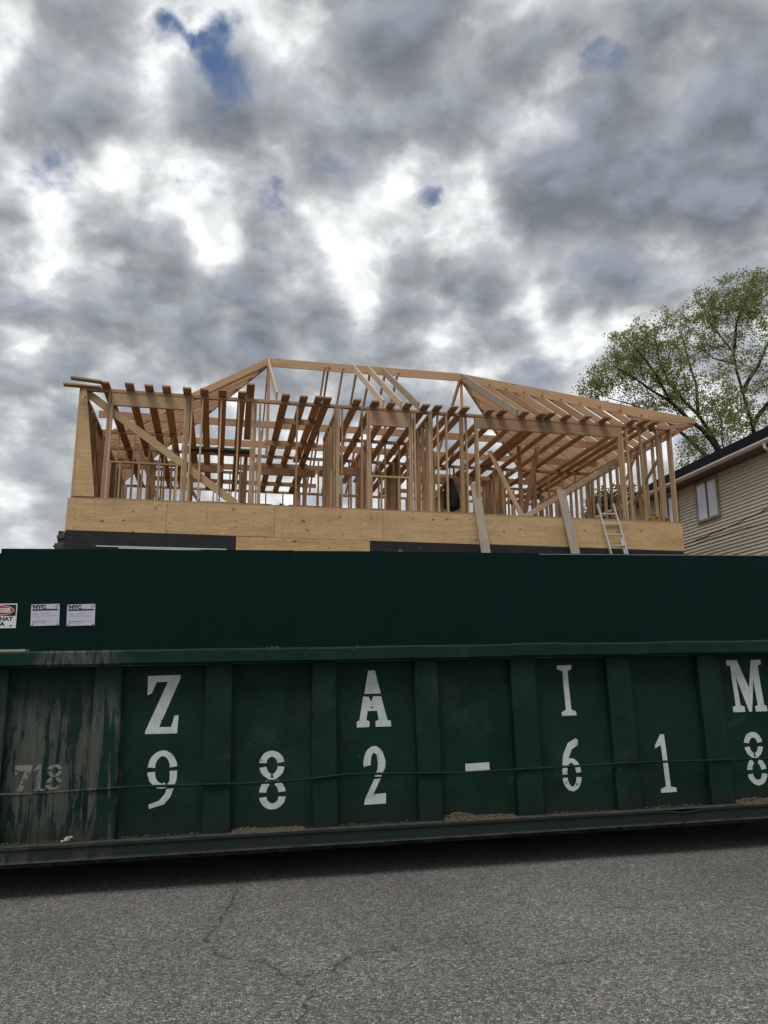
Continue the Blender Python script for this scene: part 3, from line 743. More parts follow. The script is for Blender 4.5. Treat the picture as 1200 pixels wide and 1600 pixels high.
# --- side and rear walls
for i in range(3):
    mb = MB(); mb.box((-.014, -1.21, -(PH+.0)/2), (-.002, 1.21, (PH-.03)/2))
    link('wall_sheathing', mb.mesh('wall_sheathing', M_ply), Matrix.Translation((0, .03+1.22+i*2.424, FL+PH/2)), house)
stud_wall((V0, .10), (V0, DP-.1), skip=((2.3, 3.4),))
stud_wall((LN-V0, .10), (LN-V0, DP-.1))
rv = DP-.05
hs('bottom_plate', (.1, rv, .02), (LN-.1, rv, .02), .089, .038, M_stud, Y)
for w_ in (PH-.019, PH-.057): hs('top_plate', (.1, rv, w_), (LN-.1, rv, w_), .089, .037, M_joist, Y)
OPEN = [(2.6, 5.0), (5.6, 7.2), (8.1, 9.3), (11.0, 12.6)]
u = .12
while u < LN-.1:
    if not any(a < u < b_ for a, b_ in OPEN): vstud(u, rv, .04, PT, Y)
    u += .406
for a, b_ in OPEN:
    hs('header', (a, rv, 2.05), (b_, rv, 2.05), .24, .08, M_joist, Z); hs('window_sill', (a, rv, .70), (b_, rv, .70), .089, .038, M_stud, Y)
    for s_ in (a, b_): vstud(s_, rv, .04, 1.93, Y)
    s_ = a+.4
    while s_ < b_: vstud(s_, rv, 2.17, PT, Y, None, 'cripple_stud'); s_ += .6
    s_ = a+.4
    while s_ < b_: vstud(s_, rv, .04, .68, Y, None, 'cripple_stud'); s_ += .8
# --- inner walls
stud_wall((.1, 4.5), (LN-.1, 4.5), sp=.46, skip=((2.2, 3.3), (4.3, 6.0), (8.9, 10.9)), top=2.60)
for a, b_ in ((2.2, 3.3), (4.3, 6.0), (8.9, 10.9)): hs('header', (a, 4.5, 2.10), (b_, 4.5, 2.10), .20, .08, M_joist, Z)
stud_wall((6.03, .10), (6.03, 2.7), top=PH-.002)
stud_wall((8.39, .10), (8.39, 1.75), top=PH-.002)
stud_wall((6.1, 2.62), (8.4, 2.62), top=PH-.002, skip=((.35, 1.1),))
stud_wall((7.25, 2.7), (7.25, 4.4), top=PH-.002)
stud_wall((11.95, 4.6), (11.95, 6.5), top=PH-.002, sp=.19)
stud_wall((10.95, 5.2), (10.95, 8.8), top=PH-.002, sp=.3)
stud_wall((12.2, 6.9), (14.9, 6.9), top=PH-.002, sp=.33)
stud_wall((9.6, 6.6), (11.9, 6.6), top=PH-.002, skip=((.6, 1.5),))
stud_wall((.1, 3.1), (1.95, 3.1), top=PH-.002)
stud_wall((3.95, 4.6), (3.95, 8.9), top=PH-.002)
stud_wall((.2, 6.6), (3.9, 6.6), top=PH-.002, skip=((2.2, 2.8),), sp=.3)
stud_wall((1.2, 4.6), (1.2, 6.5), top=PH-.002, sp=.3)
stud_wall((2.35, 4.6), (2.35, 6.5), top=PH-.002, sp=.35)
hs('header', (1.2, 5.5, 1.1), (3.9, 5.5, 1.1), .20, .04, M_joist, Z)
hs('header', (.2, 7.6, 1.35), (3.9, 7.6, 1.35), .14, .04, M_joist, Z)
stud_wall((5.8, 5.3), (5.8, 8.9), top=PH-.002, skip=((.8, 1.7),))
stud_wall((8.6, 4.6), (8.6, 6.6), top=PH-.002, sp=.3)
stud_wall((7.0, 5.9), (8.5, 5.9), top=PH-.002, sp=.3)
stud_wall((9.3, 3.2), (9.3, 4.4), top=PH-.002, sp=.3)
hs('header', (6.1, 3.6, 1.98), (7.2, 3.6, 1.98), .24, .08, M_joist, Z)
hs('header', (8.5, 3.4, 1.9), (9.3, 3.4, 1.9), .2, .08, M_joist, Z)
for u, v in ((11.5, 2.1), (11.55, 2.1), (12.9, 4.4), (12.94, 4.4), (10.3, 4.45)): vstud(u, v, .04, PT, Y, M_joist, 'post')
# loose bracing inside
hs('diagonal_brace', (10.85, .45, .05), (14.93, 2.45, 2.50), .13, .038, M_pale, Z)
hs('diagonal_brace', (14.96, .55, 1.95), (14.93, 3.6, .05), .089, .038, M_stud, Z)
hs('diagonal_brace', (14.93, 4.2, .1), (14.93, 1.6, 2.45), .089, .030, M_joist, Z)
hs('diagonal_brace', (10.75, 2.4, 2.45), (11.5, 1.6, .05), .13, .038, M_stud, X)
hs('diagonal_brace', (12.15, 2.2, 2.6), (11.75, 2.6, .4), .14, .038, M_joist, X)
hs('diagonal_brace', (1.0, 3.05, 2.3), (1.9, 3.05, .1), .10, .03, M_stud, Z)
hs('diagonal_brace', (2.1, 6.5, 2.3), (3.6, 6.5, .1), .10, .03, M_pale, Z)
hs('diagonal_brace', (.16, 1.0, 2.4), (.16, 3.3, .6), .089, .03, M_stud, Z)
# --- flat ceiling boards laid front to back over the plates
JU = [.57, 1.12, 1.55, 1.94, 2.41, 2.80, 3.22, 3.67, 4.70, 5.14, 5.50, 5.70, 6.44, 6.89, 7.31, 7.72, 8.17, 8.49, 8.90, 9.19, 9.86, 10.18, 10.78, 11.25, 11.47, 11.95, 12.48, 13.02, 13.81, 14.14, 14.44]
for u in JU:
    e = rnd.uniform(-.40, -.33); far = DP+.3 if rnd.random() < .75 else rnd.uniform(5.0, 7.5)
    hs('ceiling_joist', (u+jit(.01), e, PH+.021), (u+jit(.03), far, PH+.021), .19, .040, M_joist, X)
hs('ceiling_joist', (3.86, -.55, PH+.15), (3.93, 3.4, PH+.07), .19, .040, M_joist, X)
hs('lookout', (-.36, -.02, PH+.021), (.46, .03, PH+.021), .17, .038, M_joist, Y)
hs('lookout', (-.15, -.36, PH+.062), (.52, -.30, PH+.030), .17, .038, M_joist, Y)
for v in (2.25, 4.05, 6.6):
    q = .1
    for e in (4.0 if v < 3 else 4.6, 9.4, 14.95):
        hs('strongback', (q, v+jit(), PH+.14), (e-.01, v+jit(), PH+.14), .19, .038, M_joist, Z); q = e
for v, a, b_ in ((1.2, 4.7, 5.6), (3.1, 4.4, 5.9), (5.4, 4.2, 6.6), (5.6, 9.4, 12.5), (7.6, 1.0, 6.4), (7.7, 8.7, 14.7)):
    hs('blocking', (a, v, PH-.09), (b_, v, PH-.09), .14, .038, M_joist, Z)
# --- roof: planes at one pitch down from the ridge
RU0, RU1, RV, RW = 4.50, 10.66, 4.5, 5.68
EV, EW = -.42, 2.78                                # eave line in v and its height
PIT = (RW-EW)/(RV-EV)
hs('ridge_board', (RU0-.02, RV, RW-.13), (RU1+.02, RV, RW-.13), .26, .040, M_rafter, Z)
RD = .195
def rafter(name, a, b_, mat=None, label=None, dep=RD):
    """top edge from a to b_"""
    A, B = Vector(a), Vector(b_); x = (B-A).normalized(); n_ = (Z-x*Z.dot(x)).normalized()
    A = A-n_*dep/2; B = B-n_*dep/2
    return hs(name, tuple(A), tuple(B), dep, .038, mat or M_rafter, Z, label)
def front(u, mat, v1=.02):
    rafter('rafter', (u, RV-.02, RW), (u, v1, 2.86 if v1 > -.05 else 2.80), mat)
def rear(u, mat=None): rafter('rafter', (u, RV+.02, RW), (u, DP+.40, RW-PIT*(DP+.40-RV)), mat or M_joist)
for u in (7.16, 7.62): front(u, M_pale)
front(8.07, M_grey); front(RU1-.01, M_grey, -.10); front(RU0+.01, M_pale)
for u in (6.25, 6.37, 6.82, 7.26, 7.69, 8.17, 8.57, RU1-.02, RU0+.02): rear(u)
# posts under the ridge ends
hs('ridge_post', (RU0+.05, RV+.06, 2.65), (RU0+.05, RV+.06, RW-.26), .089, .040, M_rafter, X)
hs('ridge_post', (RU1, RV+.06, 2.65), (RU1, RV+.06, RW-.26), .089, .040, M_rafter, X)
# right end
er = LN+.45; el = -.40
hipd = .26
rafter('hip_rafter', (RU1, RV, RW), (er, EV, EW), None, None, hipd)
rafter('hip_rafter', (RU1, RV, RW), (er, DP+.42, EW), None, None, hipd)
def plane_r(u): return RW-(RW-EW)*(u-RU1)/(er-RU1)
v = .12
while v < DP:
    s_ = abs(v-RV)/(RV-EV); u0 = RU1+s_*(er-RU1)+.02
    if er-u0 > .25: rafter('jack_rafter', (u0, v, plane_r(u0)), (er-.02, v+jit(), plane_r(er-.02)))
    v += .406
hs('fascia', (er-.01, EV+.02, EW-.085), (er-.01, DP+.4, EW-.085), .15, .038, M_rafter, Z)
hs('fascia', (er-1.35, EV-.02, EW-.085), (er-.03, EV-.02, EW-.085), .13, .030, M_rafter, Z)
hs('lookout', (er-.04, EV+.05, EW-.16), (er-1.0, .2, EW-.18), .10, .038, M_rafter, Z)
# left end: the front hip is not up yet
def plane_l(u): return RW-(RW-EW)*(RU0-u)/(RU0-el)
rafter('hip_rafter', (RU0, RV, RW), (el, DP+.42, EW), None, None, hipd)
for v in (RV, RV+.13):
    rafter('rafter', (RU0-.01, v, RW), (el, v, plane_l(el)), None)
v = RV+.41
while v < DP:
    s_ = abs(v-RV)/(RV-EV); u0 = RU0-s_*(RU0-el)-.02
    if u0-el > .25: rafter('jack_rafter', (u0, v, plane_l(u0)), (el+.02, v+jit(), plane_l(el+.02)))
    v += .406
hs('fascia', (el+.01, RV-.1, EW-.085), (el+.01, DP+.4, EW-.085), .15, .038, M_rafter, Z)
# --- plywood band and the storey below
def panel(name, u0, u1, w0, w1, v0, v1, mat, label=None):
    mb = MB(); mb.box((-(u1-u0)/2+.004, v0, -(w1-w0)/2), ((u1-u0)/2-.004, v1, (w1-w0)/2))
    return link(name, mb.mesh(name, mat), Matrix.Translation(((u0+u1)/2, 0, FL+(w0+w1)/2)), house, label=label)
seams = [-.06, 2.09, 4.53, 7.11, 9.56, 12.0, 15.11]
for i in range(6): panel('sheathing_panel', seams[i], seams[i+1], -.735+jit(.008), -.003+jit(.006), -.030+jit(.003), -.012, M_ply)
mb = MB(); mb.box((-.06, -.010, -.74), (-.045, DP, -.001)); link('sheathing_panel', mb.mesh('sheathing_panel', M_ply), Matrix.Translation((0, 0, FL)), house)
mb = MB(); mb.box((15.095, -.010, -.74), (15.11, DP, -.001)); link('sheathing_panel', mb.mesh('sheathing_panel', M_ply), Matrix.Translation((0, 0, FL)), house)
panel('sheathing_panel', 3.66, 6.80, -1.22, -.748, -.028, -.012, M_ply)
panel('membrane', -.05, 3.655, -1.9, -.748, -.022, -.008, M_felt)
panel('membrane', 6.805, 15.09, -1.9, -.748, -.022, -.008, M_felt)
mb = MB(); mb.box((-.03, .0, -FL), (15.07, DP, -.76)); link('lower_wall', mb.mesh('lower_wall', M_felt), Matrix.Translation((0, 0, FL)), house)
mb = MB(); mb.box((-.04, .0, -.755), (15.09, DP-.002, -.005)); link('subfloor', mb.mesh('subfloor', M_ply), Matrix.Translation((0, 0, FL)), house)
for i in range(22):       # stubs of tar-papered blocking showing under the band
    pass
for (a, b_, z_) in ((.62, 3.45, -1.075), (1.1, 3.56, -1.105)):
    hs('flashing', (a, -.035, z_), (b_, -.035, z_+.012), .022, .014, M_white, Z)
# rough masonry edge at the far left
for i in range(7):
    for j in range(2):
        mb = MB(); mb.box((-.075, -.05, -.045), (.075, .06, .045))
        me = mb.mesh('stone', M_stone)
        for vt in me.vertices: vt.co += Vector((jit(.018), jit(.02), jit(.014)))
        link('stone', me, Matrix.Translation((-.135-j*.075*(i > 2) + jit(.012), .1+jit(.03)+j*.1, FL-.80-i*.085)) @ Matrix.Rotation(jit(.2), 4, 'Y'), house)

# ------------------------------------------------------------------ things on the house
def hw(u, v, w_): return HM @ H(u, v, w_)
def leaning(name, top, foot, label):
    A, B = hw(*top), hw(*foot); d = (A-B); x = d.normalized(); y = (HM.to_3x3() @ X); y = (y-x*y.dot(x)).normalized(); z_ = x.cross(y)
    m = Matrix((x, y, z_)).transposed().to_4x4(); m.translation = B
    mb = MB(); mb.box((0, -.115, -.02), (d.length, .115, .02))
    return link(name, mb.mesh(name, M_grey), m, label=label, cat='plank')
leaning('plank', (9.505, .13, .83), (9.75, -1.55, -FL+.12), 'weathered plank leaning on the plywood band beside the black bundle')
leaning('plank', (11.82, .13, .78), (12.15, -1.55, -FL+.12), 'weathered plank leaning on the plywood band beside the aluminium ladder')
# extension ladder
lad_top, lad_foot = Vector((13.02, .10, .46)), Vector((13.30, -1.75, -FL+.10))
A = HM @ (lad_top+Z*FL); B = HM @ (lad_foot+Z*FL)
x = (A-B).normalized(); y = HM.to_3x3() @ X; y = (y-x*y.dot(x)).normalized(); z_ = x.cross(y)
m = Matrix((x, y, z_)).transposed().to_4x4(); m.translation = B
ladder = empty('ladder', m, 'aluminium extension ladder standing against the plywood band', 'ladder')
LL = (A-B).length
for s_ in (-1, 1):
    mb = MB(); mb.box((0, s_*.225-.014, -.04), (LL, s_*.225+.014, .035)); link('rail', mb.mesh('rail', M_alu), None, ladder)
    mb = MB(); mb.box((0, s_*.195-.012, .040), (LL-.95, s_*.195+.012, .105)); link('rail', mb.mesh('rail', M_alu), None, ladder)
k = .25
while k < LL-.05:
    link('rung', MB().tube([(k, -.21, .0), (k, .21, .0)], .019, 8).mesh('rung', M_alu), None, ladder); k += .305
# black bundle hanging between studs
mb = MB(); rings = 14; seg = 18
for i in range(rings+1):
    t_ = i/rings; z_ = .98-.84*t_
    r_ = (.09+.125*min(1, t_*1.7)**.8) * (1 if t_ < .82 else math.sqrt(max(.02, 1-((t_-.82)/.18)**2)))
    for j in range(seg):
        a = 2*math.pi*j/seg; f = 1+.30*mnoise.noise(Vector((math.cos(a)*1.5, math.sin(a)*1.5, t_*2.6)))+.06*math.sin(a*5+t_*3)+.05*mnoise.noise(Vector((a*3, t_*9, 0)))
        mb.v.append((math.cos(a)*r_*f + .05*t_-.03, math.sin(a)*r_*f*.7, z_))
for i in range(rings):
    for j in range(seg): mb.f.append((i*seg+j, i*seg+(j+1) % seg, (i+1)*seg+(j+1) % seg, (i+1)*seg+j))
mb.f.append(tuple(range(seg))); mb.f.append(tuple(range((rings+1)*seg-1, rings*seg-1, -1)))
bb = empty('hanging_bundle', HM @ Matrix.Translation((8.95, .33, FL)), 'rounded black cloth bundle hanging between the studs', 'bundle')
link('cloth', mb.mesh('cloth', M_blackplastic, True), None, bb)
link('strap', MB().tube([(-.02, 0, .96), (-.03, .01, 1.35), (.05, -.1, 1.7)], .012, 6).mesh('strap', M_blackplastic), None, bb)
# yellow tool case
tb = empty('tool_case', HM @ Matrix.Translation((14.42, .075, FL+.041)) @ Matrix.Rotation(R(5), 4, 'Z'), 'small yellow tool case on the floor edge between the corner studs', 'tool case')
mb = MB(); mb.prism([(-.13, 0), (.13, 0), (.135, .10), (.11, .14), (-.11, .14), (-.135, .10)], 1, -.03, .12); link('case_body', mb.mesh('case_body', M_yellow), None, tb)
link('handle', MB().tube([(-.06, .05, .14), (-.05, .05, .18), (.05, .05, .18), (.06, .05, .14)], .011, 6).mesh('handle', M_blackboard), None, tb)
mb = MB(); mb.box((-.04, -.036, .075), (.04, -.0305, .105)); link('latch', mb.mesh('latch', M_blackboard), None, tb)
mb = MB()
for i in range(9): lump(mb, (rnd.uniform(-.12, .12), rnd.uniform(-.06, .06), rnd.uniform(.03, .2)), rnd.uniform(.05, .08), rnd)
link('cloth_heap', mb.mesh('cloth_heap', M_red, True), HM @ Matrix.Translation((14.82, .30, FL+.06)), label='crumpled faded red cloth beside the yellow tool case', cat='cloth')
# wrapped green bundle up under the ceiling boards
gb = empty('wrapped_bundle', HM @ Matrix.Translation((3.15, 4.5, FL+2.602)), 'long green and blue wrapped bundle lying on the inner wall plate', 'bundle')
def roll(y_, z_, r_, mat, nm):
    pts = [(-1.05+2.1*i/12, y_+.02*math.sin(i*1.7), z_) for i in range(13)]
    link(nm, MB().tube(pts, [r_*(1+.12*math.sin(i*2.3)) for i in range(13)], 10).mesh(nm, mat, True), None, gb)
roll(-.06, .075, .07, M_greenwrap, 'green_roll'); roll(.09, .08, .07, M_bluewrap, 'blue_roll')
# black sheet leaning at the back
mb = MB(); mb.box((0, 0, 0), (.75, .025, 1.15))
link('black_sheet', mb.mesh('black_sheet', M_blackboard), HM @ Matrix.Translation((4.75, 7.6, FL+.9)) @ Matrix.Rotation(R(24), 4, 'Y') @ Matrix.Rotation(R(-8), 4, 'X'), label='black sheet tilted in a rear opening of the frame', cat='sheet')

# ------------------------------------------------------------------ neighbour's house
NU, NV0, NV1 = 18.0, -9., 9.5
nb = empty('neighbour_house', HM @ Matrix.Translation((NU, 0, 0)), 'beige sided house with dark shingle roof and white gutter beside the unfinished frame', 'house')
def siding_mat():
    m, t, b = material('beige_vinyl_siding')
    co = t.new('ShaderNodeTexCoord').outputs['Object']
    n = t.noise(t.mapping(co, (1, .7, 5)), 2.2, 5, .6)
    c = t.ramp(n, [(.3, (.60, .55, .44)), (.7, (.68, .63, .51))])
    setb(t, b, c, .55, t.bump(t.noise(t.mapping(co, (1, 2, 40)), 3, 3), .06, .003), .3); return m
M_side = siding_mat()
def shingle():
    m, t, b = material('dark_shingles')
    co = t.new('ShaderNodeTexCoord').outputs['Object']
    bt = t.new('ShaderNodeTexBrick'); t.put(bt.inputs['Vector'], t.mapping(co, (1, 1, 1), rot=(0, 0, R(90))))
    bt.inputs['Scale'].default_value = 4; bt.inputs['Color1'].default_value = (.008, .008, .011, 1); bt.inputs['Color2'].default_value = (.015, .015, .018, 1)
    bt.inputs['Mortar'].default_value = (.006, .006, .008, 1); bt.inputs['Mortar Size'].default_value = .02
    n = t.noise(co, 60, 3, .6)
    c = t.mix(t.rng(n, .4, .8, 0., .5), bt.outputs[0], (.021, .021, .024))
    setb(t, b, c, 1., None, .0); return m
M_shin = shingle()
WT = 2.17                                         # top of wall above our floor level
mb = MB(); mb.box((.03, NV0, 0), (6.0, NV1, FL+WT)); link('wall', mb.mesh('wall', M_side), None, nb)
mb = MB(); w_ = -2.8; e = .105
while w_ < WT:
    z0, z1 = FL+w_, FL+min(w_+e, WT+.02)
    i = len(mb.v); mb.v += [(-.006, NV0, z0), (-.006, NV1, z0), (.026, NV1, z1), (.026, NV0, z1), (.028, NV0, z0), (.028, NV1, z0)]
    mb.f += [(i, i+3, i+2, i+1), (i, i+1, i+5, i+4)]
    w_ += e
link('siding', mb.mesh('siding', M_side, fix=False), None, nb, kind='stuff')
M_frame = simple('tan_window_frame', (.30, .25, .175), .5, .15); M_gut = simple('white_gutter', (.66, .63, .56), .45, .12)
M_soffit = simple('brown_soffit', (.17, .125, .085), .7, .2); M_mull = simple('dark_mullion', (.10, .09, .075), .5, .1)
mg, tg, bg_ = material('window_glass'); setb(tg, bg_, (.74, .80, .95), .22, tg.bump(tg.noise(tg.new('ShaderNodeTexCoord').outputs['Object'], 1.6, 2), .04, .05), .6, .25)  # pale blue base colour stands in for reflected sky on the panes
def window(v0, v1, w0, w1):
    o = link('window', MB().box((-.05, v0-.075, FL+w0-.075), (.0295, v0, FL+w1+.075)).box((-.05, v1, FL+w0-.075), (.0295, v1+.075, FL+w1+.075)).box((-.05, v0+.001, FL+w1), (.0295, v1-.001, FL+w1+.075)).box((-.058, v0+.001, FL+w0-.075), (.0295, v1-.001, FL+w0)).mesh('window', M_frame), None, nb)
    vm = (v0+v1)/2
    for a, b_, x_ in ((v0+.002, vm-.022, -.014), (vm+.022, v1-.002, -.022)):
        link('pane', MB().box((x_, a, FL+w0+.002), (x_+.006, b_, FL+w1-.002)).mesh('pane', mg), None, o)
    link('mullion', MB().box((-.040, vm-.02, FL+w0+.001), (.02, vm+.02, FL+w1-.001)).mesh('mullion', M_mull), None, o)
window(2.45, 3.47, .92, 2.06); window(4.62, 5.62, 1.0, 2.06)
GW = 2.27; ov = .40
mb = MB(); mb.box((-ov, NV0-.3, FL+WT+.02), (.02, NV1+.3, FL+WT+.04)); link('soffit', mb.mesh('soffit', M_soffit), None, nb)
mb = MB(); mb.box((.021, NV0+.01, FL+WT-.15), (.045, NV1-.01, FL+WT+.019))
mb = MB(); mb.box((-ov-.02, NV0-.3, FL+WT+.022), (-ov-.001, NV1+.3, FL+GW+.02)); link('fascia', mb.mesh('fascia', M_soffit), None, nb)
mb = MB(); mb.prism([(-ov-.022, GW-.06), (-ov-.09, GW-.05), (-ov-.135, GW+.0), (-ov-.135, GW+.045), (-ov-.120, GW+.045), (-ov-.115, GW+.005), (-ov-.08, GW-.035), (-ov-.022, GW-.04)], 1, NV0-.3, NV1+.3)
me = mb.mesh('gutter', M_gut); me.transform(Matrix.Translation((0, 0, FL))); link('gutter', me, None, nb)
me = MB().tube([(-ov-.07, -.42, GW-.05), (-ov-.07, -.42, GW-.17), (-.10, -.42, GW-.42), (-.06, -.42, GW-.55), (-.06, -.42, -FL+.05)], .045, 8).mesh('downspout', M_gut)
me.transform(Matrix.Translation((0, 0, FL))); link('downspout', me, None, nb)
rr0, rr1, rz0, rz1 = -ov-.03, 3.0-ov, GW+.03, 4.12
mb = MB(); mb.prism([(rr0, rz0), (rr1, rz1), (rr1+3.4, rz0), (rr1+3.4, rz0-.03), (rr1, rz1-.10), (rr0, rz0-.03)], 1, NV0-.35, NV1+.35)
me = mb.mesh('roof', M_shin); me.transform(Matrix.Translation((0, 0, FL))); link('roof', me, None, nb)
mb = MB(); mb.prism([(rr1-.20, rz1-.045), (rr1-.16, rz1+.035), (rr1+.16, rz1+.035), (rr1+.20, rz1-.045)], 1, NV0, 2.6); me = mb.mesh('ridge_vent', M_shin); me.transform(Matrix.Translation((0, 0, FL))); link('ridge_vent', me, None, nb)
# service cables along that wall
def cable(pts, rad, label, tw):
    pp = []
    for i in range(len(pts)-1):
        for k in range(10):
            s_ = k/10; p = Vector(pts[i]).lerp(Vector(pts[i+1]), s_); pp.append(p+Vector((0, .0, .012*math.sin((i*10+k)*tw))))
    pp.append(Vector(pts[-1]))
    me = MB().tube([HM @ (q+Z*FL) for q in pp], rad, 6).mesh('service_cable', M_cable, True); link('service_cable', me, label=label, cat='cable')
cable([(17.86, 8.9, .50), (17.84, 4.2, .28), (17.80, 2.0, .36), (17.78, -.6, .58), (17.8, -7, .7)], .017, 'thick twisted black cable running along the beige siding, upper of the two', 1.9)
cable([(17.86, 8.9, .30), (17.84, 4.2, .20), (17.80, 2.0, .20), (17.78, -.6, .18), (17.8, -7, .2)], .011, 'thin black cable running along the beige siding, lower of the two', .9)

# ------------------------------------------------------------------ trees
M_bark = simple('dark_bark', (.045, .036, .028), .95, .4, 5)
def leafmat(name, a, b_):
    m, t, b = material(name)
    geo = t.new('ShaderNodeNewGeometry')
    rp = geo.outputs['Random Per Island']
    c = t.mix(rp, a, b_)
    setb(t, b, c, .6, None, .3)
    tr = t.new('ShaderNodeBsdfTranslucent'); t.put(tr.inputs[0], t.mix(.5, c, (.20, .24, .07)))
    ms = t.new('ShaderNodeMixShader'); ms.inputs[0].default_value = .5
    t.l.new(b.outputs[0], ms.inputs[1]); t.l.new(tr.outputs[0], ms.inputs[2])
    o = [n for n in t.n if n.bl_idname == 'ShaderNodeOutputMaterial'][0]; t.l.new(ms.outputs[0], o.inputs[0]); return m
M_leaf = leafmat('spring_leaves', (.185, .205, .060), (.36, .37, .13))
M_leaf2 = leafmat('evergreen_leaves', (.018, .045, .020), (.045, .085, .035))
def pt(x, y, dist, dd=0): return Vector((0, 0, 1.6)) + px(x, y)*(dist+dd)
def tree(name, base, limbs, blobs, n_att, leaves, leaf, mat, label, seed, trunk_r, cat='tree'):
    rr = random.Random(seed)
    nodes = []; par = []; rads = []
    mbt = MB()
    def add_limb(pts, r0, r1):
        pts = [Vector(p) for p in pts]; fine_ = []
        for i in range(len(pts)-1):
            L = (pts[i+1]-pts[i]).length; k = max(2, int(L/.5))
            for j in range(k):
                q = pts[i].lerp(pts[i+1], j/k)
                w_ = min(.22, L*.05); q = q+Vector((mnoise.noise(q*.6), mnoise.noise(q*.6+Vector((9, 0, 0))), mnoise.noise(q*.6+Vector((0, 9, 0)))))*w_
                fine_.append(q)
        fine_.append(pts[-1]); n_ = len(fine_)
        rs = [r0+(r1-r0)*(i/(n_-1))**.8 for i in range(n_)]
        mbt.tube(fine_, rs, 8)
        for p, r_ in zip(fine_, rs):
            if p.z > base.z+5: nodes.append((p, r_))
    for pts, r0, r1 in limbs: add_limb(pts, r0, r1)
    att = []
    for c, rad, wgt in blobs:
        for _ in range(int(n_att*wgt)):
            d = Vector((rr.gauss(0, 1), rr.gauss(0, 1), rr.gauss(0, 1))).normalized()*rr.random()**.4
            att.append(Vector((c[0]+d.x*rad[0], c[1]+d.y*rad[1], c[2]+d.z*rad[2])))
    att.sort(key=lambda a: min((a-n_[0]).length_squared for n_ in nodes))
    mbl = MB()
    for a in att:
        bd, bn = 1e9, None
        for n_ in nodes:
            dd = (a-n_[0]).length_squared
            if dd < bd: bd = dd; bn = n_
        L = math.sqrt(bd)
        if L < .05: continue
        r0 = min(bn[1]*.7, .016+.019*L); k = max(2, min(7, int(L/.35)+1))
        side = Vector((rr.uniform(-1, 1), rr.uniform(-1, 1), rr.uniform(-.2, 1)))*L*.10
        tw = [bn[0].lerp(a, i/k)+side*math.sin(math.pi*i/k) for i in range(k+1)]
        mbt.tube(tw, [r0+(.005-r0)*i/k for i in range(k+1)], 4, False)
        for i in range(1, k+1): nodes.append((tw[i], max(.008, r0*(1-i/k))))
        nl = int(leaves*rr.uniform(.4, 1.6))
        for _ in range(nl):
            s_ = rr.uniform(.25, 1.12); q = tw[0].lerp(tw[-1], min(1, s_**.6)) + Vector((rr.gauss(0, .15), rr.gauss(0, .15), rr.gauss(-.03, .12)))
            d = Vector((rr.uniform(-1, 1), rr.uniform(-1, 1), rr.uniform(-1.1, .35))).normalized()
            e = d.orthogonal().normalized(); e.rotate(Matrix.Rotation(rr.uniform(0, 6.28), 3, d))
            l_ = leaf*rr.uniform(.6, 1.35)
            mbl.poly([q, q+d*l_*.5+e*l_*.27, q+d*l_, q+d*l_*.5-e*l_*.27])
    t_ = empty(name, Matrix.Translation(base), label, cat)
    inv = Matrix.Translation(-base)
    for nm, m_, mt, sm in (('trunk', mbt, M_bark, True), ('crown', mbl, mat, False)):
        me = m_.mesh(nm, mt, sm, fix=False); me.transform(inv); link(nm, me, None, t_)
    return t_
DA, DB_ = 41., 44.
bA = Vector((pt(1160, 900, DA).x, pt(1160, 900, DA).y, .6)); bB = Vector((pt(1195, 900, DB_).x, pt(1195, 900, DB_).y, .6))
fork = pt(1142, 745, DA)
def bl(x, y, d, rx, ry, rz): p = pt(x, y, d); s_ = d/1232; return (p, (rx*s_, ry*s_, rz*s_))
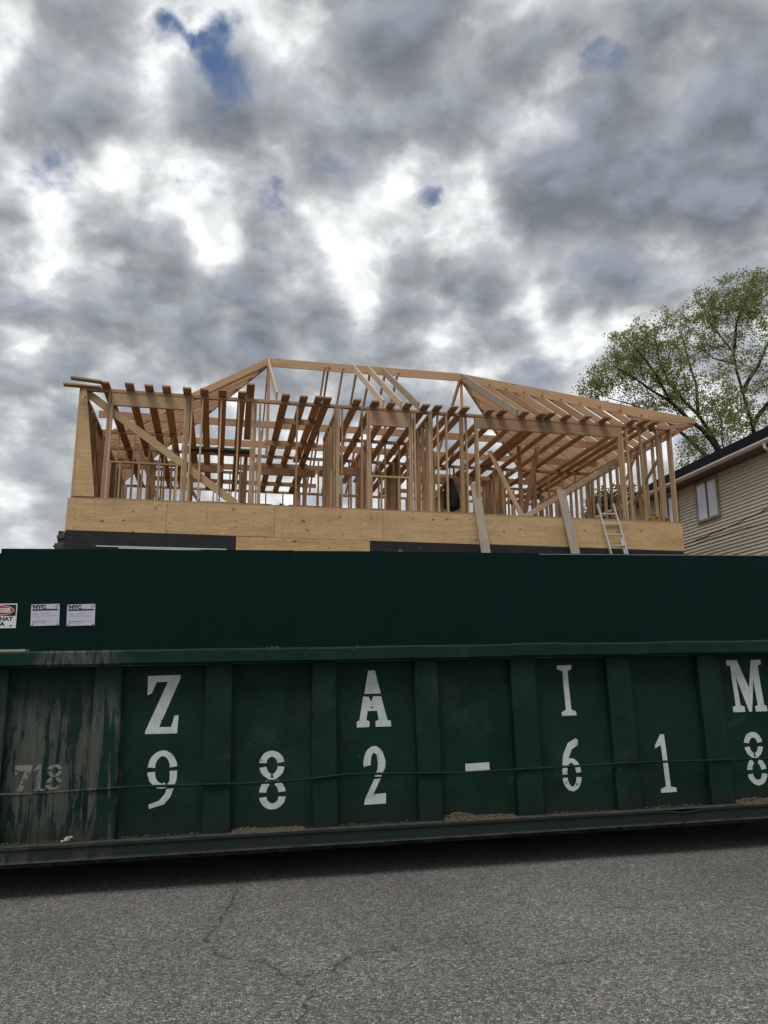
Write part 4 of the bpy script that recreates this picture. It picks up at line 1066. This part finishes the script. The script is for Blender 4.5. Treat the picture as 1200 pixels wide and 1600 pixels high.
tree('leaning_tree', bA,
     [([bA, pt(1158, 820, DA), fork], .40, .27),
      ([fork, pt(1117, 697, DA, -.5), pt(1098, 672, DA, -.8), pt(1078, 655, DA, -1), pt(1048, 628, DA, -1.2), pt(1021, 612, DA, -1.4), pt(988, 588, DA, -1.5), pt(958, 572, DA, -1.6)], .18, .03),
      ([fork, pt(1117, 690, DA, .4), pt(1092, 648, DA, .6), pt(1070, 625, DA, .8), pt(1045, 596, DA, 1.0), pt(1030, 560, DA, 1.2), pt(1022, 520, DA, 1.2)], .16, .03),
      ([pt(1138, 745, DA), pt(1098, 708, DA, 1.2), pt(1072, 682, DA, 1.6), pt(1052, 666, DA, 1.8), pt(1020, 645, DA, 2), pt(985, 632, DA, 2.2), pt(950, 622, DA, 2.2)], .15, .02),
      ([pt(1092, 648, DA, .6), pt(1088, 600, DA, .8), pt(1075, 560, DA, .8), pt(1062, 515, DA, .6)], .11, .02),
      ([pt(1048, 628, DA, -1.2), pt(1025, 585, DA, -1.6), pt(1000, 550, DA, -2), pt(975, 525, DA, -2)], .09, .015),
      ([fork, pt(1128, 690, DA, 1), pt(1126, 655, DA, 1.4), pt(1112, 625, DA, 1.6)], .07, .02)],
     [bl(955, 590, DA, 46, 60, 32) + (.15,), bl(985, 545, DA, 38, 60, 42) + (.17,), bl(1030, 545, DA, 48, 70, 62) + (.26,), bl(1015, 610, DA, 60, 70, 36) + (.14,), bl(1060, 590, DA, 40, 60, 60) + (.12,), bl(1095, 640, DA, 45, 60, 62) + (.12,), bl(1085, 712, DA, 26, 40, 34) + (.07,), bl(925, 605, DA, 26, 40, 16) + (.05,), bl(1120, 600, DA, 34, 60, 60) + (.08,), bl(1125, 665, DA, 42, 60, 36) + (.09,), bl(1010, 650, DA, 50, 50, 16) + (.05,)],
     900, 21, .125, M_leaf, 'broad leaning tree in sparse spring leaf, its limbs reaching left over the unfinished roof', 3, .4)
tree('upright_tree', bB,
     [([bB, pt(1188, 760, DB_), pt(1176, 664, DB_), pt(1160, 612, DB_), pt(1146, 552, DB_), pt(1125, 525, DB_), pt(1105, 500, DB_)], .34, .03),
      ([pt(1146, 552, DB_), pt(1152, 505, DB_, .5), pt(1168, 455, DB_, .8), pt(1178, 432, DB_, 1)], .10, .02),
      ([pt(1160, 612, DB_), pt(1185, 570, DB_, 1), pt(1205, 530, DB_, 1.5), pt(1225, 480, DB_, 2)], .13, .02),
      ([pt(1176, 664, DB_), pt(1210, 620, DB_, -1), pt(1245, 580, DB_, -1.5), pt(1290, 540, DB_, -2)], .15, .02),
      ([pt(1150, 570, DB_), pt(1115, 560, DB_, -1), pt(1090, 540, DB_, -1.5)], .07, .015)],
     [bl(1100, 490, DB_, 42, 60, 38) + (.16,), bl(1145, 468, DB_, 48, 70, 42) + (.2,), bl(1195, 460, DB_, 52, 70, 42) + (.18,), bl(1165, 530, DB_, 60, 80, 45) + (.14,), bl(1190, 600, DB_, 60, 80, 60) + (.14,), bl(1145, 640, DB_, 44, 60, 40) + (.10,), bl(1100, 545, DB_, 34, 60, 26) + (.07,), bl(1260, 520, DB_, 70, 80, 80) + (.14,), bl(1180, 655, DB_, 46, 60, 26) + (.08,)],
     1000, 21, .125, M_leaf, 'taller upright tree in sparse spring leaf rising behind the dark shingle roof', 11, .34)
DCt = 34.
bC = Vector((pt(945, 900, DCt).x, pt(945, 900, DCt).y, .6))
tree('small_evergreen', bC, [([bC, pt(946, 850, DCt), pt(944, 790, DCt), pt(948, 768, DCt)], .14, .02)],
     [bl(945, 800, DCt, 32, 30, 38) + (.6,), bl(975, 790, DCt, 26, 30, 40) + (.4,)], 190, 26, .15, M_leaf2, 'small dark evergreen seen low between the studs behind the ladder', 5, .14)
print('script done', len(bpy.data.objects))
